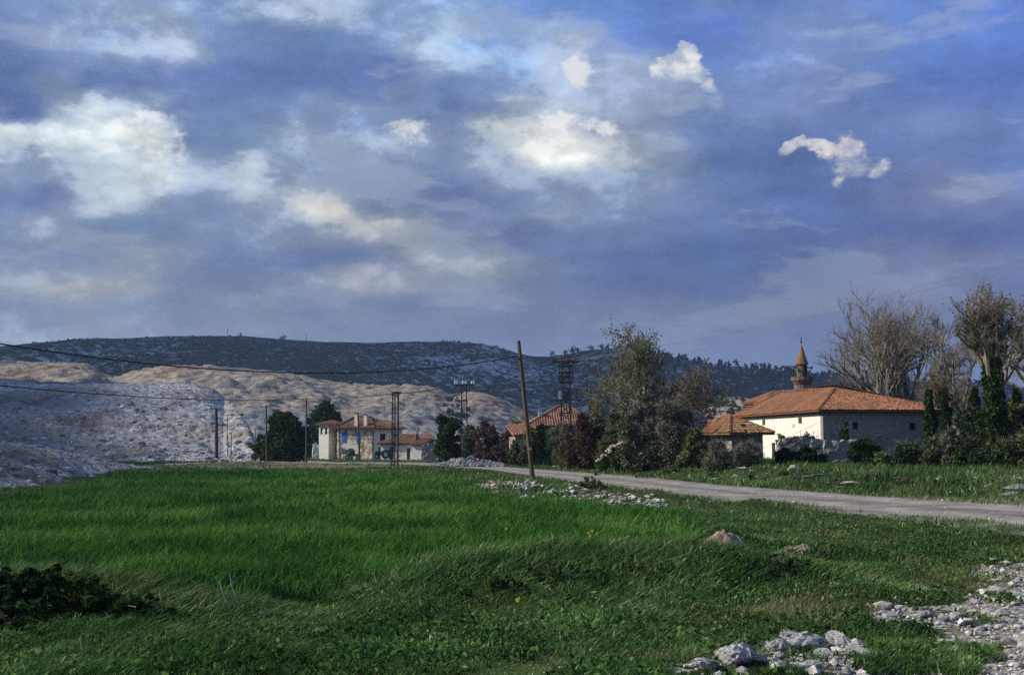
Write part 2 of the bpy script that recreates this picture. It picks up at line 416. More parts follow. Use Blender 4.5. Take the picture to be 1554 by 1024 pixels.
def build_ground():
    az = np.unique(np.concatenate([np.linspace(-180, -34, 50), np.linspace(-34, 34, 620), np.linspace(34, 180, 50)]))
    r = np.concatenate([[0.5, 3, 6], np.geomspace(9, 160, 330), np.geomspace(165, 6000, 60)])
    A, R = np.meshgrid(np.radians(az), r)
    X = R * np.sin(A); Y = R * np.cos(A)
    Z = terrain(X, Y)
    Z = np.where(R > 400, -0.55, Z)
    nr, na = X.shape
    i = np.arange(nr - 1)[:, None] * na; j = np.arange(na - 1)[None, :]
    f = np.stack([i + j, i + j + 1, i + na + j + 1, i + na + j], -1).reshape(-1, 4)[:, ::-1]
    b = MB(); b.add(np.stack([X, Y, Z], -1).reshape(-1, 3), f)
    o = b.build('ground', MT['ground'], smooth=True)
    for nm, msk in (('crop', edge_mask(X, Y, FIELD_PX, 8, 2)), ('gravel', edge_mask(X, Y, GRAVEL_PX, 26, 4)), ('dirt', edge_mask(X, Y, DIRT_PX, 5, 6))):
        at = o.data.attributes.new(nm, 'FLOAT', 'POINT')
        at.data.foreach_set('value', msk.astype(np.float32).ravel())
    tag(o, kind='structure')
    return o

def ground_mat():
    m, N, out = new_mat('ground_soil')
    P = coords(N, 'World')
    a = lambda n: N.n('ShaderNodeAttribute', attribute_name=n).outputs['Fac']
    n1 = N.noise(P, 0.35, 8, 0.65); n2 = N.noise(P, 3.0, 6, 0.65)
    weeds = N.ramp(n1.outputs[0], [(0.3, (0.018,0.032,0.009)), (0.5, (0.035,0.058,0.014)), (0.62, (0.07,0.075,0.03)), (0.72, (0.13,0.11,0.06))])
    weeds = N.mix(1.0, weeds, N.ramp(n2.outputs[0], [(0.3, 0.55), (0.7, 1.4)]), 'MULTIPLY')
    cropc = N.ramp(n1.outputs[0], [(0.3, (0.014,0.045,0.008)), (0.7, (0.035,0.085,0.016))])
    dirtc = N.ramp(n2.outputs[0], [(0.3, (0.10,0.085,0.055)), (0.5, (0.17,0.135,0.09)), (0.7, (0.25,0.215,0.165))])
    dirtc = N.mix(N.ramp(n1.outputs[0], [(0.42, 0.0), (0.60, 0.75)]), dirtc, (0.05, 0.065, 0.025))
    vo = N.n('ShaderNodeTexVoronoi', feature='F1'); vo.inputs['Scale'].default_value = 9.0
    N.t.links.new(P, vo.inputs['Vector'])
    peb = N.ramp(N.n('ShaderNodeSeparateColor', ins={0: vo.outputs['Color']}).outputs[0], [(0, (0.15,0.135,0.11)), (0.6, (0.29,0.27,0.235)), (1, (0.48,0.46,0.42))])
    gravc = N.mix(N.ramp(n2.outputs[0], [(0.40, 0.0), (0.55, 1.0)]), (0.15, 0.13, 0.10), peb)
    c = N.mix(a('crop'), weeds, cropc); c = N.mix(a('dirt'), c, dirtc); c = N.mix(a('gravel'), c, gravc)
    finish(N, out, c, 0.95, n2.outputs[0], 0.7, 0.08, 0.1)
    return m
MT['ground'] = ground_mat()
ground = build_ground()

def build_road():
    m, N, out = new_mat('packed_gravel')
    P = coords(N, 'World')
    n1 = N.noise(P, 0.6, 7, 0.65); n2 = N.noise(P, 11.0, 5, 0.7)
    c = N.ramp(n1.outputs[0], [(0.35, (0.165,0.145,0.12)), (0.5, (0.245,0.22,0.185)), (0.65, (0.33,0.30,0.26))])
    c = N.mix(1.0, c, N.ramp(n2.outputs[0], [(0.3, 0.7), (0.7, 1.22)]), 'MULTIPLY')
    uv = N.n('ShaderNodeAttribute', attribute_name='rnd').outputs['Fac']
    rut = N.ramp(uv, [(0, 0.68), (0.14, 0.88), (0.26, 1.18), (0.34, 1.18), (0.46, 0.78), (0.54, 0.76), (0.66, 1.18), (0.74, 1.18), (0.86, 0.9), (1, 0.66)])
    c = N.mix(1.0, c, rut, 'MULTIPLY')
    finish(N, out, c, 0.95, n2.outputs[0], 0.6, 0.03, 0.1)
    b = MB(); W = 15
    V = []; Rr = []
    A, B = resample(RF, 260), resample(RN, 260)
    for i in range(260):
        for j in range(W):
            t = j / (W - 1)
            w = 0.35 * float(fbm(np.array([i * 0.16]), np.array([t * 3.0]), 1, 3, 4)[0])
            p = A[i] * (1 - t) + B[i] * t
            if j in (0, W - 1):
                n = (B[i] - A[i]) / (np.linalg.norm(B[i] - A[i]) + 1e-6); p = p + n * w
            z = tz(p[0], p[1]) + 0.035 - 0.03 * (j in (0, W - 1)) - 0.025 * math.exp(-((t - .3) / .06) ** 2) - 0.025 * math.exp(-((t - .7) / .06) ** 2)
            V.append((p[0], p[1], z + 0.02)); Rr.append(t)
    f = [[i*W+j, i*W+j+1, (i+1)*W+j+1, (i+1)*W+j] for i in range(259) for j in range(W-1)]
    b.add(V, f, np.array(Rr)); o = b.build('dirt_road', m, smooth=True); tag(o, kind='structure')
build_road()
def build_track():
    up = [(250,702),(300,699),(380,694.3),(470,695.8),(560,697.3),(640,698.3),(735,705.5)]; lo = [(250,706),(300,702.5),(380,697.6),(470,700.4),(560,702.8),(640,703.4),(735,709)]
    A, B = resample(np.array([gp(*p) for p in up]), 120), resample(np.array([gp(*p) for p in lo]), 120); V = []; W = 9
    for i in range(120):
        for j in range(W):
            p = A[i] + (B[i] - A[i]) * j / (W - 1); V.append((p[0], p[1], 0))
    V = np.array(V); V[:, 2] = terrain(V[:, 0], V[:, 1]) + 0.03
    b = MB(); b.add(V, [[i*W+j, i*W+j+1, (i+1)*W+j+1, (i+1)*W+j] for i in range(119) for j in range(W-1)]); tag(b.build('dirt_track', noisy('pale_track', [(0.22,0.19,0.15), (0.33,0.29,0.24), (0.42,0.38,0.32)], 0.8, space='World'), smooth=True), kind='structure')
build_track()

# ---------------------------------------------------------------- far relief: polar patches
def relief(name, mat, prof, foot, d_foot, d_ridge, amp=1.0, nscale=30.0, cols=500, rows=90, shape=1.0, seed=1, back=0.5, rndf=None, jag=0.0, sharp=False, gully=0.0, terr=0.0):
    """heightfield from a foot line up to a skyline; prof / foot are (photo x, photo y) lists; d_* distances (number or list over x)"""
    px = np.linspace(prof[0][0], prof[-1][0], cols)
    ry = np.interp(px, [p[0] for p in prof], [p[1] for p in prof])
    k = np.ones(9) / 9; ry = np.convolve(np.pad(ry, 4, mode='edge'), k, 'valid')
    fy = np.interp(px, [p[0] for p in foot], [p[1] for p in foot])
    df = np.interp(px, [p[0] for p in d_foot], [p[1] for p in d_foot]) if isinstance(d_foot, list) else np.full(cols, float(d_foot))
    dr = np.interp(px, [p[0] for p in d_ridge], [p[1] for p in d_ridge]) if isinstance(d_ridge, list) else np.full(cols, float(d_ridge))
    zr = CAM_H + (HZ - ry) / F_PX * dr; zf = CAM_H + (HZ - fy) / F_PX * df
    T = np.concatenate([np.linspace(0, 1, rows), 1 + np.linspace(0.03, 1, 16) * back])
    t = T[:, None]
    D = df[None] + (dr - df)[None] * t
    s = np.clip(t, 0, 1); sh = s ** shape * 0.45 + 0.55 * (s * s * (3 - 2 * s))
    Z = zf[None] + (zr - zf)[None] * sh
    Z = np.where(t > 1, zr[None] - (zr - zf)[None] * ((t - 1) / back) ** 1.3 * 0.9, Z)
    az = (px - CX) / F_PX
    X = az[None] * D; Y = D + 0 * X
    env = 4 * s * (1 - s) * 0.9 + 0.12
    no = fbm(X, Y, nscale, 6, seed, 0.55)
    Z = Z + amp * no * env
    if gully:
        g = 1 - np.abs(fbm(X, Y * 0.25, nscale * 0.6, 5, seed + 31, 0.5)) * 3
        Z = Z - gully * np.clip(g, 0, 1) * env
    if terr:
        q = Z / terr + 0.5 * fbm(X, Y, nscale * 1.5, 3, seed + 5); fr = q - np.floor(q)
        Z = Z + terr * (sstep(0.25, 0.75, fr) - fr) * 0.55 * np.clip(env, 0, 1)
    if jag: Z = Z + jag * fbm(X, Y, nscale * 0.08, 3, seed + 77)
    b = MB(); nr, nc = X.shape
    i = np.arange(nr - 1)[:, None] * nc; j = np.arange(nc - 1)[None, :]
    f = np.stack([i + j, i + j + 1, i + nc + j + 1, i + nc + j], -1).reshape(-1, 4)
    b.add(np.stack([X, Y, Z], -1).reshape(-1, 3), f, (np.clip(T, 0, 1)[:, None] + 0 * X).ravel())
    o = b.build(name, mat, smooth=not sharp); tag(o, kind='structure')
    return o, (X, Y, Z, px, T)

def samp(grid, n, rng, tmin=0.0, tmax=1.0, pmin=None, pmax=None, pw=None):
    """random points on a relief patch"""
    X, Y, Z, px, T = grid
    ok = (T >= tmin) & (T <= tmax); rows_ = np.where(ok)[0]
    lo = 0 if pmin is None else np.searchsorted(px, pmin); hi = len(px) - 2 if pmax is None else min(len(px) - 2, np.searchsorted(px, pmax))
    r = rng.uniform(rows_[0], max(rows_[-1] - 1e-3, rows_[0] + 1e-3), n); c = rng.uniform(lo, hi, n)
    ri, ci = r.astype(int), c.astype(int); ri = np.minimum(ri, len(T) - 2); fr, fc = r - ri, c - ci
    def L(Q): return (Q[ri, ci] * (1-fr) * (1-fc) + Q[ri+1, ci] * fr * (1-fc) + Q[ri, ci+1] * (1-fr) * fc + Q[ri+1, ci+1] * fr * fc)
    return np.stack([L(X), L(Y), L(Z)], 1), px[ci], T[ri]

ICO_V = None
def ico(sub=1):
    bm = bmesh.new(); bmesh.ops.create_icosphere(bm, subdivisions=sub, radius=1)
    v = np.array([q.co[:] for q in bm.verts]); f = np.array([[q.index for q in p.verts] for p in bm.faces]); bm.free()
    return v, f
IV, IF = ico(1); IV2, IF2 = ico(2)

def blobs(P, S, rng, V=IV, Fc=IF, jit=0.25, rnd=None):
    """many lumps in one mesh; P (n,3) centres, S (n,3) half sizes"""
    n = len(P); m = len(V)
    a = rng.uniform(0, 2*PI, n); c, s = np.cos(a)[:, None], np.sin(a)[:, None]
    v = V[None] * (1 + rng.uniform(-jit, jit, (n, m, 1))) * S[:, None, :]
    x = v[:, :, 0] * c - v[:, :, 1] * s; y = v[:, :, 0] * s + v[:, :, 1] * c
    v = np.stack([x, y, v[:, :, 2]], -1) + P[:, None, :]
    f = Fc[None] + (np.arange(n) * m)[:, None, None]
    r = rng.uniform(0, 1, n) if rnd is None else rnd
    b = MB(); b.add(v.reshape(-1, 3), f.reshape(-1, 3), np.repeat(r, m)); return b


def hill_mat():
    m, N, out = new_mat('scrub_hillside')
    P = coords(N, 'World')
    n1 = N.noise(P, 0.010, 8, 0.62); n2 = N.noise(P, 0.06, 8, 0.68); n3 = N.noise(P, 0.0035, 5, 0.6); n4 = N.noise(P, 0.16, 5, 0.7)
    c = N.ramp(n1.outputs[0], [(0.35, (0.018,0.027,0.020)), (0.5, (0.034,0.046,0.030)), (0.66, (0.062,0.072,0.048))])
    k = N.math('ADD', n2.outputs[0], N.math('MULTIPLY', N.math('SUBTRACT', n3.outputs[0], 0.5), 0.55))
    k = N.math('ADD', k, N.math('MULTIPLY', N.math('SUBTRACT', n4.outputs[0], 0.5), 0.22))
    c = N.mix(N.ramp(k, [(0.515, 0.0), (0.57, 0.9)]), c, (0.40, 0.40, 0.39))
    c = N.mix(N.ramp(k, [(0.58, 0.0), (0.625, 0.9)]), c, (0.60, 0.595, 0.57))
    c = N.mix(1.0, c, N.ramp(n4.outputs[0], [(0.3, 0.6), (0.7, 1.35)]), 'MULTIPLY')
    finish(N, out, c, 0.95, n2.outputs[0], 0.8, 6.0, 0.0); return m

def spoil_mat():
    m, N, out = new_mat('broken_marble_spoil')
    P = coords(N, 'World')
    n1 = N.noise(P, 0.035, 7, 0.6); n2 = N.noise(P, 0.9, 6, 0.7); n3 = N.noise(N.mapping(P, (1, 1, 0.3)), 0.09, 6, 0.65)
    c = N.ramp(n2.outputs[0], [(0.34, (0.20,0.195,0.185)), (0.5, (0.41,0.40,0.38)), (0.64, (0.66,0.65,0.62))])
    c = N.mix(N.ramp(n1.outputs[0], [(0.47, 0.0), (0.60, 0.75)]), c, (0.235, 0.19, 0.14))
    c = N.mix(N.ramp(n3.outputs[0], [(0.53, 0.0), (0.62, 0.7)]), c, (0.12, 0.09, 0.068))
    finish(N, out, c, 0.95, n2.outputs[0], 0.9, 0.5, 0.1); return m

def quarry_mat():
    m, N, out = new_mat('cut_earth_slope')
    P = coords(N, 'World')
    n1 = N.noise(P, 0.014, 7, 0.62); n2 = N.noise(P, 0.12, 8, 0.7); n3 = N.noise(N.mapping(P, loc=(500, 90, 40)), 0.010, 5, 0.6); n4 = N.noise(N.mapping(P, loc=(90, 900, 40)), 0.03, 6, 0.65)
    c = N.ramp(n1.outputs[0], [(0.38, (0.13,0.127,0.118)), (0.46, (0.215,0.19,0.15)), (0.55, (0.265,0.22,0.165)), (0.62, (0.175,0.115,0.085)), (0.70, (0.20,0.155,0.12))])
    T = N.n('ShaderNodeAttribute', attribute_name='rnd').outputs['Fac']
    # the low benches are grey rubble, the freshly cut top is buff and rust earth
    low = N.ramp(N.math('ADD', T, N.math('MULTIPLY', N.math('SUBTRACT', n3.outputs[0], 0.5), 0.9)), [(0.36, 1.0), (0.52, 0.0)])
    c = N.mix(low, c, N.ramp(n4.outputs[0], [(0.35, (0.14,0.14,0.138)), (0.65, (0.23,0.228,0.222))]))
    c = N.mix(1.0, c, N.ramp(n2.outputs[0], [(0.36, 0.6), (0.5, 1.1), (0.64, 1.65)]), 'MULTIPLY')
    finish(N, out, c, 0.95, n2.outputs[0], 1.0, 2.0, 0.0); return m

HILL = [(-1100,575),(-700,560),(-300,545),(-100,532),(0,524),(60,520),(130,514),(250,508),(370,508),(430,513),(500,518),(560,520),(620,517),(700,519),(740,523),
        (775,532),(800,540),(815,542),(850,538),(900,531),(940,528),(1000,536),(1060,549),(1130,557),(1200,566),(1260,571),(1330,575),(1450,581),(1554,590),(1900,600),(2600,620)]
hills, HGRID = relief('hills', hill_mat(), HILL, [(-1100,682),(2600,682)], 850, [(-1100,1500),(400,1600),(800,1750),(1000,1500),(2600,1900)], amp=22, nscale=260, cols=640, rows=110, shape=0.9, seed=11, back=0.6, gully=16)
QPROF = [(-900,560),(-200,546),(0,548),(60,549),(130,552),(150,560),(165,577),(180,572),(205,562),(260,553),(340,556),(420,564),(470,573),(520,581),(560,584),(620,584),
         (665,588),(685,602),(700,598),(720,592),(760,606),(800,627),(830,642),(880,650),(960,640),(1050,614),(1110,603),(1160,609),(1220,622),(1320,632),(1554,645),(2400,655)]
quarry, QGRID = relief('quarry_slope', quarry_mat(), QPROF, [(-900,694),(2400,694)], 430, [(-900,700),(400,720),(830,800),(1110,760),(2400,800)], amp=4.0, nscale=50, cols=760, rows=200, seed=23, back=0.5, gully=2.6, jag=1.8, terr=3.2)
HPROF = [(-700,560),(-200,568),(0,575),(60,578),(130,581),(200,582),(260,581),(300,584),(325,592),(350,610),(368,630),(383,652),(396,690),(404,697)]
heap, SGRID = relief('spoil_heap', spoil_mat(), HPROF, [(-700,708),(0,706),(300,704),(404,703)], [(-700,150),(404,165)], [(-700,235),(340,235),(404,172)], amp=1.6, nscale=14, cols=620, rows=190, seed=37, back=0.6, jag=0.35, shape=1.0)
MPROF = [(-700,640),(-200,655),(0,671),(40,675),(80,681),(120,690),(160,699),(200,706),(240,709)]
MFOOT = [(-700,815),(-200,788),(0,764),(60,754),(100,748),(150,733),(200,718),(240,713)]
mound, NGRID = relief('rubble_bank', spoil_mat(), MPROF, MFOOT, [(-700,32),(-200,41),(0,51),(100,61),(200,98),(240,108)], [(-700,60),(0,92),(100,104),(200,118),(240,112)], amp=0.9, nscale=7, cols=420, rows=110, seed=41, back=0.3, jag=0.22)

# loose blocks over the tips: thousands of them, nobody could count them
r_ = np.random.default_rng(5)
p, px_, t_ = samp(SGRID, 16000, r_, 0.0, 1.0)
big = r_.pareto(2.8, len(p)) * 0.10 + 0.07; big = np.clip(big * (1.5 - 0.9 * t_), 0.05, 0.7)
b = blobs(p, np.stack([big * 1.2, big, big * 0.75], 1), r_, jit=0.35)
tag(b.build('spoil_blocks', MT['limestone_blue'] if 'limestone_blue' in MT else noisy('pale_marble_block', [(0.11,0.108,0.102), (0.26,0.255,0.245), (0.55,0.54,0.52)], 0.5, rndamt=0.5, space='World')), kind='stuff')
MT['limestone_blue'] = bpy.data.materials['pale_marble_block']
p, px_, t_ = samp(NGRID, 2600, r_, 0.0, 1.0)
big = np.clip(r_.pareto(2.6, len(p)) * 0.07 + 0.07, 0.06, 0.6)
tag(blobs(p, np.stack([big * 1.2, big, big * 0.7], 1), r_, jit=0.35).build('bank_blocks', MT['limestone_blue']), kind='stuff')

# scrub on the hills and quarry edge, rock outcrops, pine wood on the right-hand hill
p, px_, t_ = samp(HGRID, 15000, r_, 0.05, 0.97)
dens = fbm(p[:, 0], p[:, 1], 120, 4, 91) + r_.uniform(-0.4, 0.4, len(p)); p = p[dens > -0.12]
s = r_.uniform(0.9, 2.4, len(p))
tag(blobs(p + [0, 0, 0.3], np.stack([s * 1.3, s * 1.3, s * 0.9], 1), r_, jit=0.3).build('hill_scrub', MT['pine']), kind='stuff')
p, px_, t_ = samp(HGRID, 9500, r_, 0.12, 0.99)
dens = fbm(p[:, 0], p[:, 1], 90, 5, 55) + r_.uniform(-0.25, 0.25, len(p)) + 0.35 * sstep(480, 700, px_) - 0.6 * sstep(960, 1040, px_) + 0.25 * sstep(1210, 1260, px_); p = p[dens > 0.12]
s = r_.pareto(3.0, len(p)) * 1.3 + 0.9; s = np.clip(s, 0.8, 4.5)
tag(blobs(p, np.stack([s * 1.5, s * 1.2, s * 0.55], 1), r_, jit=0.5).build('hill_outcrops', noisy('grey_outcrop', [(0.22,0.22,0.215), (0.38,0.375,0.36), (0.52,0.51,0.49)], 0.15, space='World', rndamt=0.3, bstr=0.2)), kind='stuff')

def conifer_mass(P, H, rng, name):
    b = MB()
    n = len(P)
    P0 = np.repeat(P, 5, 0); hh = np.repeat(H, 5)
    k = np.tile(np.arange(5), n)
    off = rng.uniform(-0.18, 0.18, (n * 5, 3)) * hh[:, None]
    C = P0 + off * [1, 1, 0.3]; C[:, 2] += hh * (0.28 + 0.15 * k)
    r = hh * (0.30 - 0.045 * k) * rng.uniform(0.7, 1.2, n * 5)
    bb = blobs(C, np.stack([r, r, r * 0.8], 1), rng, jit=0.45)
    return bb.build(name, MT['pine'])
p, px_, t_ = samp(HGRID, 4200, r_, 0.25, 1.05, 930, 2500)
dens = sstep(930, 1030, px_) - 0.45 * sstep(1205, 1240, px_) + r_.uniform(-0.6, 0.3, len(p)); p = p[dens > 0.05]
tag(conifer_mass(p, r_.uniform(5, 10, len(p)), r_, 'pine_wood'), kind='stuff')
p, px_, t_ = samp(QGRID, 2600, r_, 0.1, 1.02, 645, 2300)
dens = fbm(p[:, 0], p[:, 1], 60, 4, 19) + 0.9 * sstep(840, 940, px_) - 0.3 + r_.uniform(-0.3, 0.3, len(p)) + 0.8 * np.exp(-((px_ - 690) / 18) ** 2) ; p = p[dens > 0.1]
p = np.repeat(p, 3, 0) + r_.normal(0, 1.3, (len(p) * 3, 3)) * [1, 1, 0.3]; s = r_.uniform(0.5, 1.9, len(p))
tag(blobs(p + [0, 0, 0.5], np.stack([s, s, s * 0.9], 1), r_, jit=0.5).build('slope_scrub', MT['pine']), kind='stuff')

# ---------------------------------------------------------------- haze, sun, sky, camera
def build_haze():
    m = bpy.data.materials.new('haze_air'); m.use_nodes = True; nt = m.node_tree; nt.nodes.clear()
    o = nt.nodes.new('ShaderNodeOutputMaterial'); v = nt.nodes.new('ShaderNodeVolumePrincipled')
    v.inputs['Color'].default_value = (0.50, 0.70, 1.0, 1); v.inputs['Density'].default_value = 0.00013
    v.inputs['Anisotropy'].default_value = 0.2
    nt.links.new(v.outputs[0], o.inputs['Volume'])
    b = MB(); b.box((0, 1400, 198), (9000, 9800, 410)); h = b.build('haze', m); tag(h, kind='stuff')
SUN_AZ, SUN_EL = math.radians(-90.5), math.radians(33)         # from +Y towards +X
def build_light():
    L = bpy.data.lights.new('sun', 'SUN'); L.energy = 5.0; L.angle = math.radians(0.5); L.color = (1.0, 0.94, 0.82)
    o = bpy.data.objects.new('sun', L); COL.objects.link(o)
    d = Vector((math.sin(SUN_AZ) * math.cos(SUN_EL), math.cos(SUN_AZ) * math.cos(SUN_EL), math.sin(SUN_EL)))
    o.rotation_euler = d.to_track_quat('Z', 'Y').to_euler(); o.location = d * 50

SKYX = [0,80,155,235,310,400,465,540,620,700,777,860,930,1000,1085,1160,1240,1320,1400,1480,1554]
SKY = {  # rows of the cloud cover, by elevation: (column, sRGB)
 -60: [(0,(105,130,180)),(310,(120,145,190)),(620,(130,160,205)),(860,(90,135,205)),(1240,(80,120,195)),(1554,(58,105,195))],
 0:   [(0,(100,125,180)),(80,(112,135,180)),(155,(148,165,195)),(235,(140,158,190)),(310,(112,142,190)),(465,(172,185,205)),(540,(130,152,192)),(620,(135,162,205)),(700,(120,160,210)),(777,(92,142,212)),(860,(85,130,205)),(930,(68,118,202)),(1000,(72,120,200)),(1085,(105,135,190)),(1160,(85,120,195)),(1240,(95,125,190)),(1320,(105,130,190)),(1400,(75,118,198)),(1554,(55,105,198))],
 50:  [(0,(88,115,172)),(80,(108,130,175)),(155,(110,133,175)),(235,(165,175,195)),(310,(112,138,182)),(400,(98,126,176)),(465,(92,122,175)),(540,(100,128,178)),(620,(150,165,195)),(700,(160,180,208)),(777,(112,152,205)),(860,(150,165,195)),(900,(140,158,192)),(930,(85,125,200)),(1000,(72,118,202)),(1085,(68,112,200)),(1160,(90,120,185)),(1240,(108,128,182)),(1320,(92,122,185)),(1400,(75,118,198)),(1554,(60,108,198))],
 100: [(0,(70,98,160)),(80,(115,135,170)),(130,(75,102,162)),(235,(92,116,174)),(310,(78,106,170)),(400,(74,104,170)),(465,(78,108,172)),(540,(74,104,170)),(600,(72,102,168)),(650,(120,140,178)),(700,(92,120,172)),(777,(108,132,178)),(860,(150,163,192)),(930,(128,148,186)),(1000,(130,150,188)),(1085,(105,130,185)),(1160,(100,125,182)),(1240,(115,135,190)),(1320,(88,116,182)),(1400,(66,108,192)),(1554,(66,106,192))],
 150: [(0,(66,92,155)),(60,(74,98,158)),(110,(150,160,180)),(155,(188,196,205)),(210,(170,182,196)),(260,(95,115,165)),(310,(98,124,172)),(400,(105,130,174)),(465,(125,145,180)),(540,(120,140,178)),(620,(118,138,178)),(700,(84,110,165)),(745,(110,128,172)),(777,(150,160,182)),(860,(165,172,188)),(930,(135,148,178)),(1000,(118,138,178)),(1085,(98,124,176)),(1160,(108,130,178)),(1240,(105,124,176)),(1320,(88,112,176)),(1400,(88,112,178)),(1554,(84,114,184))],
 200: [(0,(205,210,212)),(80,(205,212,215)),(155,(215,220,218)),(235,(222,222,214)),(275,(165,175,190)),(310,(105,128,170)),(400,(122,142,174)),(465,(140,155,180)),(540,(122,142,175)),(620,(150,162,182)),(700,(118,136,172)),(745,(150,160,178)),(777,(200,200,196)),(860,(222,216,204)),(930,(178,180,184)),(1000,(130,145,175)),(1085,(88,114,170)),(1160,(84,112,170)),(1240,(88,112,172)),(1320,(100,120,175)),(1400,(104,122,175)),(1554,(92,118,182))],
 245: [(0,(130,148,178)),(80,(165,178,192)),(155,(172,185,198)),(235,(215,216,212)),(270,(170,180,192)),(310,(148,160,182)),(370,(175,182,192)),(430,(130,148,178)),(540,(112,132,172)),(620,(108,128,170)),(700,(114,134,172)),(777,(150,162,182)),(860,(155,165,182)),(930,(135,150,178)),(1000,(115,134,174)),(1085,(84,110,168)),(1160,(78,104,165)),(1240,(72,100,165)),(1320,(84,110,170)),(1400,(92,116,175)),(1554,(84,112,178))],
 295: [(0,(100,122,168)),(50,(84,106,158)),(155,(172,178,188)),(190,(150,160,180)),(235,(122,142,174)),(310,(122,140,172)),(400,(138,152,176)),(465,(205,200,188)),(520,(212,204,190)),(560,(150,158,172)),(620,(92,112,162)),(700,(84,105,160)),(777,(104,124,166)),(860,(128,145,176)),(930,(122,140,174)),(1000,(112,130,170)),(1085,(90,112,165)),(1160,(76,102,163)),(1240,(72,98,162)),(1320,(88,108,162)),(1400,(102,116,165)),(1480,(120,125,165)),(1554,(92,112,168))],
 345: [(0,(122,140,175)),(60,(150,158,175)),(120,(125,142,172)),(200,(108,132,172)),(310,(112,134,172)),(400,(138,148,172)),(465,(128,142,170)),(540,(172,172,178)),(590,(185,180,176)),(640,(165,166,172)),(700,(130,138,165)),(777,(98,114,160)),(860,(100,120,162)),(930,(112,130,168)),(1000,(98,118,164)),(1085,(86,106,162)),(1240,(70,96,160)),(1320,(74,98,160)),(1400,(78,100,162)),(1554,(80,102,164))],
 395: [(0,(120,138,172)),(80,(104,126,168)),(155,(118,134,165)),(235,(142,148,165)),(310,(112,128,166)),(400,(98,118,162)),(465,(92,112,160)),(540,(96,114,160)),(600,(118,128,160)),(660,(160,162,170)),(740,(158,160,168)),(800,(128,138,164)),(860,(100,118,160)),(930,(82,104,158)),(1085,(74,100,156)),(1160,(74,98,156)),(1240,(84,102,154)),(1320,(102,112,156)),(1400,(118,120,158)),(1480,(112,118,162)),(1554,(108,118,164))],
 430: [(0,(142,150,168)),(100,(165,164,168)),(155,(168,162,164)),(235,(138,144,168)),(310,(104,122,164)),(400,(112,126,162)),(465,(135,142,162)),(540,(158,156,165)),(620,(150,150,165)),(700,(132,138,160)),(777,(122,132,160)),(860,(96,112,154)),(930,(84,104,152)),(1085,(82,102,152)),(1240,(92,106,152)),(1400,(116,118,156)),(1554,(104,114,158))],
 465: [(0,(128,142,172)),(155,(122,136,168)),(310,(122,134,162)),(400,(126,138,162)),(465,(112,126,160)),(540,(116,128,162)),(620,(108,122,160)),(700,(124,132,160)),(777,(112,122,156)),(930,(104,114,152)),(1085,(106,116,154)),(1240,(114,118,154)),(1400,(126,124,156)),(1554,(108,116,156))],
 505: [(0,(150,158,184)),(155,(146,154,178)),(310,(140,148,174)),(465,(132,142,170)),(620,(122,134,166)),(777,(116,126,160)),(930,(110,122,158)),(1085,(108,120,158)),(1240,(108,120,160)),(1400,(112,120,160)),(1554,(106,118,160))],
 560: [(0,(150,160,190)),(465,(130,142,176)),(930,(112,126,166)),(1240,(108,122,164)),(1554,(110,122,164))],
 660: [(0,(120,135,165)),(777,(110,124,160)),(1554,(105,118,155))],
}
def s2l(c): return tuple((q/255/12.92 if q/255 < 0.04045 else ((q/255+0.055)/1.055)**2.4) for q in c)

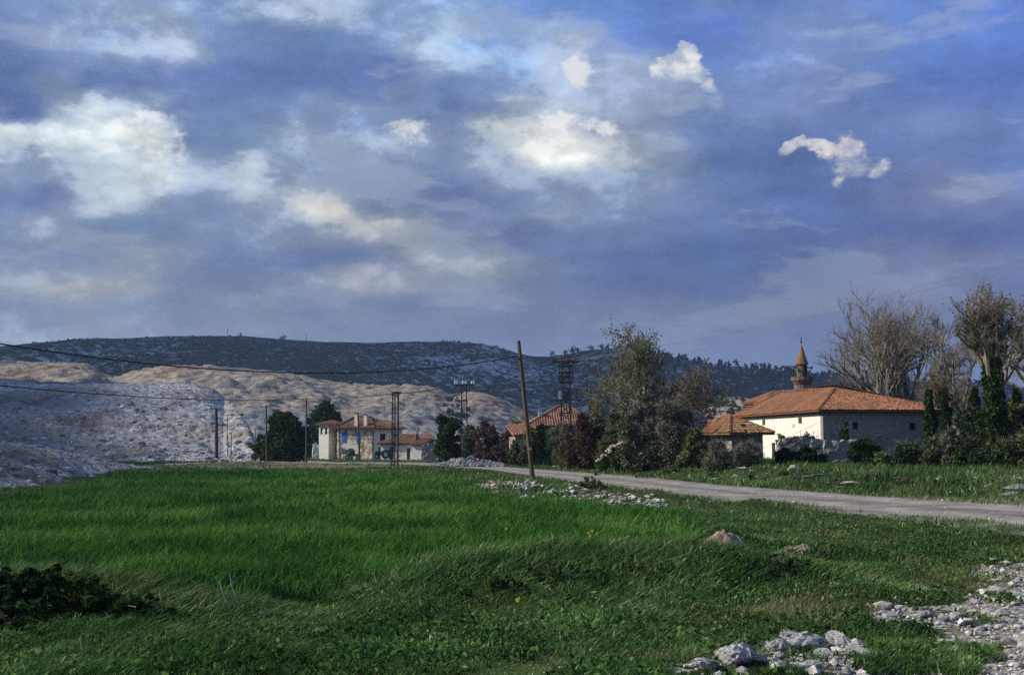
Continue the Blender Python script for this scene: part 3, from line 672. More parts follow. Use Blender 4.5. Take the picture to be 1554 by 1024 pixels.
def build_sky():
    w = bpy.data.worlds.new('World'); sc.world = w; w.use_nodes = True
    nt = w.node_tree; nt.nodes.clear(); N = NT(nt)
    out = N.n('ShaderNodeOutputWorld'); bg = N.n('ShaderNodeBackground'); bg.inputs['Strength'].default_value = 0.1
    nt.links.new(bg.outputs[0], out.inputs[0])
    sky = N.n('ShaderNodeTexSky'); sky.sky_type = 'NISHITA'; sky.sun_disc = False
    sky.sun_elevation = SUN_EL; sky.sun_rotation = SUN_AZ % (2 * PI); sky.air_density = 1.2; sky.dust_density = 1.0
    d = N.n('ShaderNodeTexCoord').outputs['Generated']
    sp = N.n('ShaderNodeSeparateXYZ', ins={0: d}); X, Y, Z = sp.outputs
    Ya = N.math('MAXIMUM', N.math('ABSOLUTE', Y), 0.05)
    U = N.math('DIVIDE', X, Ya); V = N.math('DIVIDE', N.math('MAXIMUM', Z, 0.0), Ya)     # tangent of bearing, of height
    # a flat cloud deck seen in perspective: noise laid out on it flattens towards the horizon
    zz = N.math('ADD', N.math('MAXIMUM', Z, 0.0), 0.16)
    deck = N.n('ShaderNodeCombineXYZ', ins={0: N.math('DIVIDE', X, zz), 1: N.math('DIVIDE', Y, N.math('MULTIPLY', zz, 1.0)), 2: 0.0}).outputs[0]
    big = N.noise(N.mapping(deck, (1.0, 0.8, 1), rot=(0, 0, 0.35)), 1.7, 5, 0.55)
    puff = N.noise(N.mapping(d, (1, 1, 1.9)), 11.0, 7, 0.60)            # billows as large as a few degrees
    bs = N.n('ShaderNodeSeparateColor', ins={0: big.outputs['Color']}).outputs
    ps = N.n('ShaderNodeSeparateColor', ins={0: puff.outputs['Color']}).outputs
    damp = N.math('ADD', 0.30, N.math('MINIMUM', N.math('MULTIPLY', V, 2.4), 0.75))
    def off(k, f1, f2):
        return N.math('MULTIPLY', N.math('ADD', N.math('MULTIPLY', N.math('SUBTRACT', bs[k], 0.5), f1), N.math('MULTIPLY', N.math('SUBTRACT', ps[k], 0.5), f2)), damp)
    u = N.math('ADD', U, off(0, 0.08, 0.135)); v = N.math('ADD', V, off(1, 0.05, 0.085))
    fine = N.noise(N.mapping(d, (1, 1, 1.7), loc=(1.3, 9.1, 2)), 21.0, 6, 0.64)
    # rows of cover
    ufac = N.math('MULTIPLY_ADD', u, 1.0, 0.5, clamp=True)
    ys = sorted(SKY)                      # -60 (high) .. 660 (horizon)
    col = None; prev = None
    for y in ys:
        row = SKY[y]
        stops = [(min(max((x - CX) / F_PX + 0.5, 0), 1), tuple(min(q, 30) for q in s2l(c))) for x, c in row]
        rmp = N.ramp(ufac, stops, 'EASE' if False else 'LINEAR')
        if col is None: col = rmp
        else:
            e0 = (HZ - prev) / F_PX; e1 = (HZ - y) / F_PX
            mr = N.n('ShaderNodeMapRange', interpolation_type='SMOOTHSTEP', ins={'Value': v, 'From Min': e0, 'From Max': e1, 'To Min': 0.0, 'To Max': 1.0})
            col = N.mix(mr.outputs[0], col, rmp)
        prev = y
    # contrast of the small billows, stronger where cloud is bright
    lum = N.n('ShaderNodeRGBToBW', ins={0: col}).outputs[0]
    amp = N.math('MULTIPLY', N.math('ADD', 0.45, N.math('MULTIPLY', lum, 0.9)), N.math('MINIMUM', N.math('ADD', 0.35, N.math('MULTIPLY', V, 3.0)), 1.0))
    k = N.math('MULTIPLY_ADD', N.math('SUBTRACT', fine.outputs[0], 0.5), N.math('MULTIPLY', amp, 1.5), 1.04)
    k2 = N.math('MULTIPLY_ADD', N.math('SUBTRACT', ps[2], 0.5), N.math('MULTIPLY', amp, 1.3), 1.0)
    col = N.mix(1.0, col, N.math('MULTIPLY', k, k2), 'MULTIPLY')
    # ragged edges between lit and shaded cloud
    edge = N.math('ADD', N.math('SUBTRACT', lum, 0.305), N.math('ADD', N.math('MULTIPLY', N.math('SUBTRACT', fine.outputs[0], 0.5), 0.55), N.math('MULTIPLY', N.math('SUBTRACT', ps[2], 0.5), 0.45)))
    em = N.n('ShaderNodeMapRange', interpolation_type='SMOOTHSTEP', ins={'Value': edge, 'From Min': -0.02, 'From Max': 0.10, 'To Min': 0.0, 'To Max': 1.0}).outputs[0]
    col = N.mix(em, N.mix(1.0, col, (0.93, 0.95, 0.97), 'MULTIPLY'), N.mix(1.0, col, (1.30, 1.29, 1.26), 'MULTIPLY'))
    n3 = N.noise(N.mapping(d, (1, 1, 3.4), loc=(4.4, 0.7, 3.1)), 5.6, 7, 0.58, 0.12).outputs[0]
    lowf = N.math('MINIMUM', N.math('ADD', 0.25, N.math('MULTIPLY', V, 3.2)), 1.0)
    br = N.n('ShaderNodeMapRange', interpolation_type='SMOOTHSTEP', ins={'Value': n3, 'From Min': 0.515, 'From Max': 0.60, 'To Min': 0.0, 'To Max': 0.30}).outputs[0]
    dk = N.n('ShaderNodeMapRange', interpolation_type='SMOOTHSTEP', ins={'Value': n3, 'From Min': 0.485, 'From Max': 0.41, 'To Min': 0.0, 'To Max': 0.5}).outputs[0]
    col = N.mix(N.math('MULTIPLY', br, lowf), col, (0.50, 0.54, 0.62))
    col = N.mix(N.math('MULTIPLY', dk, lowf), col, N.mix(1.0, col, (0.66, 0.74, 0.87), 'MULTIPLY'))
    hs = N.n('ShaderNodeHueSaturation', ins={'Saturation': 0.88, 'Value': 1.05}); nt.links.new(col, hs.inputs['Color']); col = N.mix(1.0, hs.outputs[0], (0.86, 0.905, 0.92), 'MULTIPLY')
    # crisp sunlit heads of cumulus: union of lumps with a noisy rim
    nA = fine
    Uw = N.math('ADD', U, N.math('MULTIPLY', N.math('SUBTRACT', ps[1], 0.5), 0.06)); Vw = N.math('ADD', V, N.math('MULTIPLY', N.math('SUBTRACT', ps[0], 0.5), 0.05))
    rimn = N.noise(N.mapping(d, (1, 1, 1.1), loc=(2, 5, 1)), 62.0, 6, 0.62).outputs[0]
    def lumps(L, soft, colr, col, shade=(0.42, 0.45, 0.55), gain=0.8, rim=2.2, keep=1.0):
        best = None
        for (x, y, rx, ry) in L:
            a = N.math('DIVIDE', N.math('SUBTRACT', Uw, (x - CX) / F_PX), rx / F_PX)
            b = N.math('DIVIDE', N.math('SUBTRACT', Vw, (HZ - y) / F_PX), ry / F_PX)
            q = N.math('SUBTRACT', 1.0, N.math('SQRT', N.math('ADD', N.math('MULTIPLY', a, a), N.math('MULTIPLY', b, b))))
            best = q if best is None else N.math('SMOOTH_MAX', best, q, 0.5)
        e = N.math('ADD', best, N.math('MULTIPLY', N.math('SUBTRACT', nA.outputs[0], 0.5), rim))
        e = N.math('ADD', e, N.math('MULTIPLY', N.math('SUBTRACT', ps[2], 0.5), rim * 0.6))
        e = N.math('ADD', e, N.math('MULTIPLY', N.math('SUBTRACT', rimn, 0.5), rim * 0.9))
        vt = max((HZ - q_[1]) / F_PX for q_ in L)          # frays out towards the base
        sf = N.math('ADD', N.math('MULTIPLY', N.math('MAXIMUM', N.math('SUBTRACT', vt, V), 0.0), 16.0), soft)
        m = N.n('ShaderNodeMapRange', interpolation_type='SMOOTHSTEP', ins={'Value': e, 'From Min': 0.0, 'From Max': sf, 'To Min': 0.0, 'To Max': keep}).outputs[0]
        tone = N.math('ADD', N.math('MULTIPLY', N.math('SUBTRACT', N.math('ADD', nA.outputs[0], rimn), 0.93), 2.6), N.math('MULTIPLY', e, gain), clamp=True)
        return N.mix(m, col, N.mix(tone, shade, colr))
    W = (0.90, 0.88, 0.82)
    col = lumps([(1030,80,34,24),(1050,66,24,26),(1066,98,36,24),(1008,90,24,12),(1084,112,20,16),(1045,92,44,26)], 0.20, W, col, (0.38, 0.44, 0.56), gain=0.35, rim=1.1)
    col = lumps([(1050,120,60,30),(1010,130,50,26),(1090,150,30,34)], 1.1, (0.36,0.42,0.55), col, (0.22,0.28,0.45), keep=0.6)
    col = lumps([(1196,214,18,14),(1218,208,22,10),(1242,216,24,12),(1266,228,24,16),(1290,226,22,24),(1312,242,28,20),(1340,244,20,18),(1296,262,18,20)], 0.30, (0.80, 0.72, 0.66), col, (0.30, 0.34, 0.46), gain=0.35, rim=0.9)
    col = lumps([(885,92,24,22),(874,82,14,12)], 0.7, (0.75, 0.76, 0.76), col, (0.45, 0.49, 0.60), keep=0.85)
    col = lumps([(625,186,34,18)], 0.9, (0.78, 0.78, 0.76), col, (0.50, 0.53, 0.60), keep=0.9)
    col = lumps([(20,205,46,22),(90,208,46,18),(160,212,50,20),(215,222,46,28),(190,160,60,18),(255,205,20,46),(240,262,26,14),(45,240,24,16)], 0.75, (0.92, 0.92, 0.92), col, (0.42, 0.46, 0.54), keep=0.72)
    col = lumps([(800,190,56,18),(850,178,46,24),(900,178,50,20),(850,212,60,20),(925,188,36,18)], 0.7, (0.88, 0.86, 0.84), col, (0.36, 0.40, 0.50), keep=0.72)
    col = lumps([(480,300,48,16),(520,316,34,14)], 1.0, (0.72, 0.69, 0.62), col, (0.48, 0.48, 0.5), keep=0.7)
    col = lumps([(150,296,32,9),(410,262,20,10),(365,260,22,14)], 1.0, (0.66, 0.67, 0.68), col, (0.40, 0.43, 0.5), keep=0.7)
    clouds = N.mix(1.0, col, (10.0, 10.0, 10.0), 'MULTIPLY')
    fin = N.mix(0.97, sky.outputs[0], clouds)
    nt.links.new(fin, bg.inputs[0])
    w.cycles.sampling_method = 'MANUAL'; w.cycles.sample_map_resolution = 128

def build_shade_clouds():
    """unseen clouds added above and left of the picture, shaped to shade the hills and the spoil tip"""
    r = np.random.default_rng(3); ALT = 1200.0
    off = ALT / math.tan(SUN_EL); ox, oy = math.sin(SUN_AZ) * off, math.cos(SUN_AZ) * off
    m = noisy('shade_cloud_body', [(0.8,0.8,0.82), (0.85,0.85,0.86), (0.9,0.9,0.9)], 0.01, space='World', bstr=0.0)
    def shade_cloud(poly, step, rad, label, th):
        P = np.array(poly); x0, y0 = P.min(0); x1, y1 = P.max(0)
        gx, gy = np.meshgrid(np.arange(x0, x1, step), np.arange(y0, y1, step))
        gx = gx.ravel() + r.uniform(-.3, .3, gx.size) * step; gy = gy.ravel() + r.uniform(-.3, .3, gy.size) * step
        k = inpoly(gx, gy, poly); yy = gy + oy; k &= ~((yy > 0) & (ALT - 60 < 0.47 * yy) & (np.abs(gx + ox) < 0.62 * yy)); gx, gy = gx[k], gy[k]; n = len(gx)
        C = np.stack([gx + ox, gy + oy, ALT + r.uniform(0, th, n)], 1)
        R = rad * r.uniform(0.8, 1.25, n)
        b = blobs(C, np.stack([R, R, R * 0.45], 1), r, IV2, IF2, 0.06)
        o = b.build('shade_cloud', m, smooth=True); tag(o, kind='structure')
    shade_cloud([(-1900,1010),(-400,930),(-150,900),(80,905),(350,960),(1900,1000),(2300,2600),(-2300,2600)], 85, 80, '', 60)  # outlines are the ground areas these added clouds are to shade
    shade_cloud([(-330,330),(-62,318),(-68,240),(-66,170),(-52,118),(-44,88),(-36,62),(-30,40),(-40,10),(-330,10)], 15, 13, '', 8)

def build_camera():
    c = bpy.data.cameras.new('camera'); o = bpy.data.objects.new('camera', c); COL.objects.link(o)
    c.sensor_width = 36.0; c.lens = F_PX / 1554 * 36.0; c.clip_start = 0.1; c.clip_end = 20000
    o.location = (0, 0, CAM_H); o.rotation_euler = (PI / 2 + TH, 0, 0); sc.camera = o
build_camera(); build_sky(); build_light()
build_shade_clouds()
HAZE = True
if HAZE: build_haze()
vs = sc.view_settings; sc.display_settings.display_device = 'sRGB'; vs.view_transform = 'Standard'; vs.look = 'None'; vs.exposure = 0.2; vs.gamma = 1.0; vs.use_curve_mapping = False
cy = sc.cycles
sc.render.engine = 'CYCLES'; cy.max_bounces = 5; cy.diffuse_bounces = 2; cy.glossy_bounces = 2; cy.transmission_bounces = 3; cy.volume_bounces = 0; cy.transparent_max_bounces = 6
cy.use_denoising = False; cy.use_adaptive_sampling = True; cy.adaptive_threshold = 0.012; cy.sample_clamp_indirect = 3.0; cy.caustics_reflective = False; cy.caustics_refractive = False
try: cy.denoiser = 'OPENIMAGEDENOISE'
except Exception: pass


# ---------------------------------------------------------------- building helpers
def wall_panel(b, p0, ang, L, z0, z1, th, holes=(), rnd=None):
    """a wall from p0 along ang, its outer face on the line, with real openings (s0, s1, h0, h1)"""
    ss = sorted({0.0, L, *[h[0] for h in holes], *[h[1] for h in holes]})
    zs = sorted({z0, z1, *[h[2] for h in holes], *[h[3] for h in holes]})
    c, s = math.cos(ang), math.sin(ang)
    for i in range(len(ss) - 1):
        for j in range(len(zs) - 1):
            sm, zm = (ss[i] + ss[i+1]) / 2, (zs[j] + zs[j+1]) / 2
            if any(h[0] < sm < h[1] and h[2] < zm < h[3] for h in holes): continue
            x = p0[0] + c * sm - s * th / 2; y = p0[1] + s * sm + c * th / 2
            b.box((x, y, zm), (ss[i+1] - ss[i], th, zs[j+1] - zs[j]), ang, rnd)
    return b

def rough_mesh(o, amt, cuts=0, seed=0):
    pass

def tile_face(b, poly, pitch=0.26, seg=0.42, lift=0.09, rng=None, miss=0.0):
    """barrel tiles laid up one roof slope; poly[0]-poly[1] is the eave"""
    P = np.array(poly, float); o = P[0]; e = P[1] - P[0]; L = np.linalg.norm(e); e /= L
    n = np.cross(e, P[2] - P[0]); n /= np.linalg.norm(n)
    if n[2] < 0: n = -n
    t = np.cross(n, e)
    if t[2] < 0: t = -t
    Q = np.stack([(P - o) @ e, (P - o) @ t], 1)
    V = []; R = []
    s = Q[:, 0].min() + pitch / 2
    while s < Q[:, 0].max():
        ts = []
        for i in range(len(Q)):
            a, c = Q[i], Q[(i + 1) % len(Q)]
            if (a[0] - s) * (c[0] - s) < 0: ts.append(a[1] + (c[1] - a[1]) * (s - a[0]) / (c[0] - a[0]))
        if len(ts) >= 2:
            t0, t1 = min(ts), max(ts); k = t0; wob = rng.uniform(-0.02, 0.02)
            while k < t1 - 0.08:
                k2 = min(k + seg, t1)
                if rng.random() >= miss:
                    js = s + wob + rng.uniform(-0.015, 0.015); jl = rng.uniform(-0.02, 0.02); w = pitch * 0.47
                    for tt, up in ((k - 0.03, 0.035), (k2, 0.0)):
                        base = o + e * js + t * tt + n * (up + jl * 0.6 + 0.02)
                        V += [base - e * w, base - e * w * 0.55 + n * lift * 0.75, base + n * lift, base + e * w * 0.55 + n * lift * 0.75, base + e * w]
                    R += [rng.random()] * 10
                k = k2
        s += pitch
    if V:
        m = len(V) // 10; i = np.arange(m)[:, None] * 10; q = np.arange(4)[None, :]
        f = np.stack([i + q, i + q + 1, i + q + 6, i + q + 5], -1).reshape(-1, 4)
        ends = (np.arange(m)[:, None] * 10 + np.array([[0, 2, 1], [0, 3, 2], [0, 4, 3]]).reshape(1, 9)).reshape(-1, 3)
        off = b.n; b.add(np.array(V), f[:, ::-1], np.array(R)); b.more(ends, off)

def roof(parent, W, D, ze, R0, R1, over, mat, rng, along='y', name='roof', pitch=0.26, miss=0.0, sag=0.0, x0=0.0, y0=0.0, corner=None, under=True):
    c = corner or [(x0-over, y0-over, ze), (x0+W+over, y0-over, ze), (x0+W+over, y0+D+over, ze), (x0-over, y0+D+over, ze)]
    if along == 'y': F = [(c[0], c[1], R0), (c[1], c[2], R1, R0), (c[2], c[3], R1), (c[3], c[0], R0, R1)]
    else: F = [(c[0], c[1], R1, R0), (c[1], c[2], R1), (c[2], c[3], R0, R1), (c[3], c[0], R0)]
    b = MB()
    for f in F:
        P = np.array(f, float); k = len(P)
        b.add(P, [[0, 1, 2]] if k == 3 else [[0, 1, 2, 3]], 0.25)
    P = np.array(c, float) - [0, 0, 0.10]; b.add(P, [[3, 2, 1, 0]], 0.0)
    for i in range(4):
        a, d = np.array(c[i], float), np.array(c[(i + 1) % 4], float)
        b.add([a, d, d - [0, 0, .10], a - [0, 0, .10]], [[3, 2, 1, 0]], 0.1)
    for f in F:
        P = [np.array(p, float) + [0, 0, 0.012] for p in f]
        tile_face(b, P, pitch, rng=rng, miss=miss)
    hips = [(c[0], R0), (c[1], R0 if along == 'y' else R1), (c[2], R1), (c[3], R1 if along == 'y' else R0), (R0, R1)]
    for a, d in hips:
        a, d = np.array(a, float), np.array(d, float); n = max(2, int(np.linalg.norm(d - a) / 0.4))
        for i in range(n):
            p, q = a + (d - a) * i / n, a + (d - a) * (i + 1) / n
            b.tube([p + [0, 0, .09], q + [0, 0, .07]], [0.13, 0.11], 6, True, rng.random())
    return b.build(name, mat, parent)

def facedeco(parent, p0, ang, s0, s1, h0, h1, mat, name='shutter', out=0.03, th=0.05):
    c, s = math.cos(ang), math.sin(ang); sm = (s0 + s1) / 2
    b = MB(); b.box((p0[0] + c*sm + s*out, p0[1] + s*sm - c*out, (h0+h1)/2), (s1-s0, th, h1-h0), ang)
    return b.build(name, mat, parent)

def opening(parent, p0, ang, s0, s1, h0, h1, depth, frame_mat, fill_mat, name='window', fr=0.07, bars=True):
    """frame set in a real opening, with its pane or leaf behind"""
    c, s = math.cos(ang), math.sin(ang)
    def at(q, d): return (p0[0] + c*q - s*d, p0[1] + s*q + c*d)
    b = MB(); y = depth
    for a_, b_, u, v in ((s0, s0+fr, h0, h1), (s1-fr, s1, h0, h1), (s0+fr, s1-fr, h1-fr, h1), (s0+fr, s1-fr, h0, h0+fr)):
        x_, y_ = at((a_+b_)/2, y); b.box((x_, y_, (u+v)/2), (b_-a_, 0.08, v-u), ang)
    if bars:
        x_, y_ = at((s0+s1)/2, y); b.box((x_, y_, (h0+h1)/2), (0.04, 0.05, h1-h0-2*fr-0.004), ang)
    w = b.build(name, frame_mat, parent)
    b = MB(); x_, y_ = at((s0+s1)/2, y + 0.07); b.box((x_, y_, (h0+h1)/2), (s1-s0-0.01, 0.03, h1-h0-0.01), ang)
    b.build('pane' if name == 'window' else 'panel', fill_mat, w)
    return w

RB = np.random.default_rng(21)

# ---------------------------------------------------------------- the mosque
def mosque():
    g = 0.35; rz = math.radians(5.7)
    t = thing('mosque', 'old single-storey mosque with cream left wall, grey front wall and orange hipped tile roof', 'mosque', (26.3, 95.0, g), rz)
    ze = 5.12 - g; W, D = 10.6, 23.2
    b = MB()
    wall_panel(b, (W, D), PI, W, -0.3, ze, 0.6)
    wall_panel(b, (W, 0.6), PI/2, D - 1.2, -0.3, ze, 0.6)
    b.build('rear_wall', MT['mosque_stone'], t)
    b = MB(); fh = [(7.6, 8.2, 3.1, 3.75), (8.0, 8.9, 0.0, 1.9), (2.6, 3.1, 3.2, 3.8)]
    wall_panel(b, (0, 0), 0.0, W, -0.3, ze - 0.02, 0.6, fh)
    b.build('front_wall', MT['mosque_stone'], t)
    b = MB(); lh = [(D-0.6-16.0, D-0.6-15.1, 3.75, 4.3), (D-0.6-5.9, D-0.6-5.0, 3.75, 4.3), (D-0.6-13.3, D-0.6-12.3, 0.0, 2.05)]
    wall_panel(b, (0, D - 0.6), -PI/2, D - 1.2, -0.3, ze, 0.6, lh)
    b.build('side_wall', MT['plaster'], t)
    for h in fh[::2]: opening(t, (0, 0), 0.0, *h, 0.25, MT['old_wood'], MT['dark_gap'])
    opening(t, (0, 0), 0.0, *fh[1], 0.25, MT['old_wood'], MT['dark_gap'], 'door', bars=False)
    for h in lh[:2]: opening(t, (0, D - 0.6), -PI/2, *h, 0.25, MT['old_wood'], MT['dark_gap'])
    opening(t, (0, D - 0.6), -PI/2, *lh[2], 0.25, MT['old_wood'], MT['dark_gap'], 'door', bars=False)
    b = MB()                                     # pale cornice band under the eaves
    b.box((-0.14, D/2, ze - 0.13), (0.27, D + 0.5, 0.22)); b.box((W/2 + 0.1, -0.12, ze - 0.115), (W - 0.1, 0.2, 0.19)); b.build('cornice', MT['minaret_plaster'], t)
    R0 = (3.7, 6.4, 7.24 - g); R1 = (3.7, 21.0, 7.62 - g)
    roof(t, W, D, ze, R0, R1, 0.55, MT['tiles'], RB, 'y', pitch=0.23)
    # taller rear hall
    b = MB(); b.box((6.7, 26.9, 2.9), (7.0, 7.0, 6.8)); b.build('rear_hall', MT['mosque_stone'], t)
    x0, y0, w2, d2 = 3.2, 23.4, 7.0, 7.0; z2 = 6.72 - g
    r = roof(t, w2, d2, z2, (x0+1.7, y0+3.4, 7.85 - g), (x0+5.0, y0+3.4, 7.9 - g), 0.55, MT['tiles'], RB, 'x', x0=x0, y0=y0)
    b = MB(); b.box((x0 + w2/2, y0 + d2/2, z2 - 0.2), (w2 + 0.7, d2 + 0.7, 0.16)); b.build('cornice', MT['minaret_plaster'], t)
    # minaret rising through the roof; heights above the base of the mosque
    mx, my = 4.75, 17.6
    def part(name, prof, mat, par=t, n=14): q = MB(); q.lathe((mx, my, 0), [(r_ * 1.12, z_ - g) for r_, z_ in prof], n); return q.build(name, mat, par)
    mn = part('minaret', [(0.78, 4.6), (0.72, 8.0), (0.74, 8.02), (0.74, 8.12), (0.70, 8.14), (0.72, 8.22)], MT['minaret_plaster'])
    part('balcony', [(0.72, 8.2), (0.80, 8.34), (0.78, 8.36), (0.86, 8.5), (0.97, 8.62), (0.98, 8.66), (0.98, 8.98), (0.92, 8.99), (0.92, 8.70), (0.50, 8.69)], MT['brick_band'], mn)
    q = MB(); an = [k / 14 * 2 * PI for k in range(15)]
    for k in range(14):
        a = (k + 0.5) / 14 * 2 * PI
        if 5.15 < a < 5.8: continue
        q.box((mx + 0.47*math.cos(a), my + 0.47*math.sin(a), 9.48 - g), (0.09, 0.225, 1.58), a)
    q.build('upper_shaft', MT['minaret_stone'], mn)
    q = MB(); q.lathe((mx, my, 0), [(0.30, 8.71 - g), (0.30, 10.2 - g)], 8); q.build('stair_core', MT['dark_gap'], mn)
    part('cone_roof', [(0.50, 10.20), (0.60, 10.24), (0.60, 10.34), (0.50, 10.62), (0.34, 11.2), (0.18, 11.8), (0.06, 12.2), (0.03, 12.3)], MT['tiles_cone'], mn, 12)
    part('finial', [(0.03, 12.2), (0.03, 12.45), (0.09, 12.52), (0.09, 12.6), (0.025, 12.68), (0.025, 12.85), (0.07, 12.9), (0.07, 12.97), (0.015, 13.05), (0.012, 13.25)], MT['steel'], mn, 8)
    for sgn, zz in ((-1, 10.05), (1, 9.95)):
        q = MB(); x0_ = mx + sgn * 0.5; q.tube([(x0_, my - 0.1, zz - g), (x0_ + sgn*0.3, my - 0.2, zz - g), (x0_ + sgn*0.5, my - 0.3, zz - 0.08 - g)], [0.05, 0.07, 0.17], 8)
        q.box((x0_ + sgn*0.04, my - 0.1, zz - g), (0.12, 0.12, 0.16)); q.build('loudspeaker', MT['steel'], mn)
    return t
mosque()

# ---------------------------------------------------------------- stone hut beside the mosque
def stone_hut():
    x, y, _ = dp(1111, 690, 82.0); g = 0.75; rz = math.radians(24)
    t = thing('stone_hut', 'small dark rubble-stone hut with broken orange tile roof left of the mosque', 'hut', (x, y, g), rz)
    W, D, ze = 2.75, 4.3, 3.02 - g
    b = MB(); wall_panel(b, (0, 0), 0, W, -0.4, ze, 0.45, [(1.1, 1.5, 1.2, 1.6)]); wall_panel(b, (0, D), -PI/2, D - 0.45, -0.4, ze, 0.45)
    wall_panel(b, (W, 0.45), PI/2, D - 0.45, -0.4, ze, 0.45); wall_panel(b, (W - 0.45, D), PI, W - 0.9, -0.4, ze, 0.45)
    b.build('wall', MT['rubble_wall'], t)
    opening(t, (0, 0), 0, 1.1, 1.5, 1.2, 1.6, 0.2, MT['old_wood'], MT['dark_gap'])
    roof(t, W, D, ze + 0.08, (1.2, 1.9, 4.40 - g), (1.35, 2.5, 4.42 - g), 0.62, MT['tiles_hut'], RB, 'y', pitch=0.24, miss=0.05)
stone_hut()

# ---------------------------------------------------------------- ruined rubble walls
def ruin(name, label, pts, Y, th, base, mat, seed, Y1=None, cat='ruined wall'):
    """pts: photo points along the broken top, left to right"""
    xs = [xat(px, py, Y) for px, py in pts]; zs = [zat(py, Y) for px, py in pts]
    n = max(12, int((xs[-1] - xs[0]) / 0.16)); X = np.linspace(xs[0], xs[-1], n); Z = np.interp(X, xs, zs)
    r = np.random.default_rng(seed); Z = Z + r.uniform(-0.07, 0.07, n)
    rows = 16; b = MB(); x0 = X[0]
    gx = np.repeat(X[None], rows + 1, 0); tt = np.linspace(0, 1, rows + 1)[:, None]
    gz = base + (Z[None] - base) * tt
    V = []
    for side in (-1, 1):
        dy = side * th / 2 * (1.25 - 0.3 * tt) + 0 * gx
        d = 0.10 * fbm(gx * 1.0 + side * 40, gz * 1.4, 0.35, 3, seed)
        V.append(np.stack([gx - (X[0] + X[-1]) / 2 + d, dy + d * side, gz - base + d * 0.5], -1))
    A = np.concatenate([V[0].reshape(-1, 3), V[1].reshape(-1, 3)]); m = (rows + 1) * n
    i = np.arange(rows)[:, None] * n; j = np.arange(n - 1)[None]
    f1 = np.stack([i + j, i + j + 1, i + n + j + 1, i + n + j], -1).reshape(-1, 4); f2 = f1[:, ::-1] + m
    top = np.array([[rows * n + k, rows * n + k + 1, m + rows * n + k + 1, m + rows * n + k] for k in range(n - 1)])
    e1 = np.array([[k * n, (k + 1) * n, m + (k + 1) * n, m + k * n] for k in range(rows)]); e2 = e1[:, ::-1] + n - 1
    b.add(A, np.concatenate([f1, f2, top, e1, e2]))
    o = b.build(name, mat, loc=((X[0] + X[-1]) / 2, Y, base)); tag(o, label, cat)
    return o
ruin('ruined_wall', 'broken rubble wall with rounded top in front of the mosque corner', [(1177,702),(1178,674),(1184,667),(1194,664),(1206,662),(1221,661),(1234,663),(1247,668)], 86.0, 0.7, 0.3, MT['rubble_wall'], 4)
ruin('ruined_wall', 'low grey stone wall with flat pale top under the mosque front wall', [(1249,668),(1262,668.5),(1300,667.5),(1306,676),(1316,690),(1326,701)], 87.5, 0.6, 0.3, MT['mosque_stone'], 5)
ruin('ruined_wall', 'crumbling pale rubble wall behind the big bush left of the stone hut', [(1024,640),(1030,630),(1040,622),(1055,621),(1066,627),(1074,640),(1080,650)], 93.0, 0.6, 0.3, MT['rubble_wall'], 6)
ruin('ruined_wall', 'short stub of broken stone wall at the left corner of the stone hut', [(1061,652),(1066,650),(1074,652),(1076,668),(1078,690)], 88.0, 0.5, 0.4, MT['rubble_wall'], 9)

# ---------------------------------------------------------------- far village houses, left of the pole
def box_house(name, label, px, py, Y, rz, W, D, h, mat, cat='house', holes=(), cheap=False):
    x, y, z = dp(px, py, Y)
    t = thing(name, label, cat, (x, y, z), math.radians(rz))
    b = MB(); wall_panel(b, (0, 0), 0, W, -0.4, h, 0.35, holes); wall_panel(b, (0, D), -PI/2, D - 0.35, -0.4, h, 0.35)
    wall_panel(b, (W, 0.35), PI/2, D - 0.35, -0.4, h, 0.35); wall_panel(b, (W - 0.35, D), PI, W - 0.7, -0.4, h, 0.35)
    b.build('wall', mat, t)
    return t, z

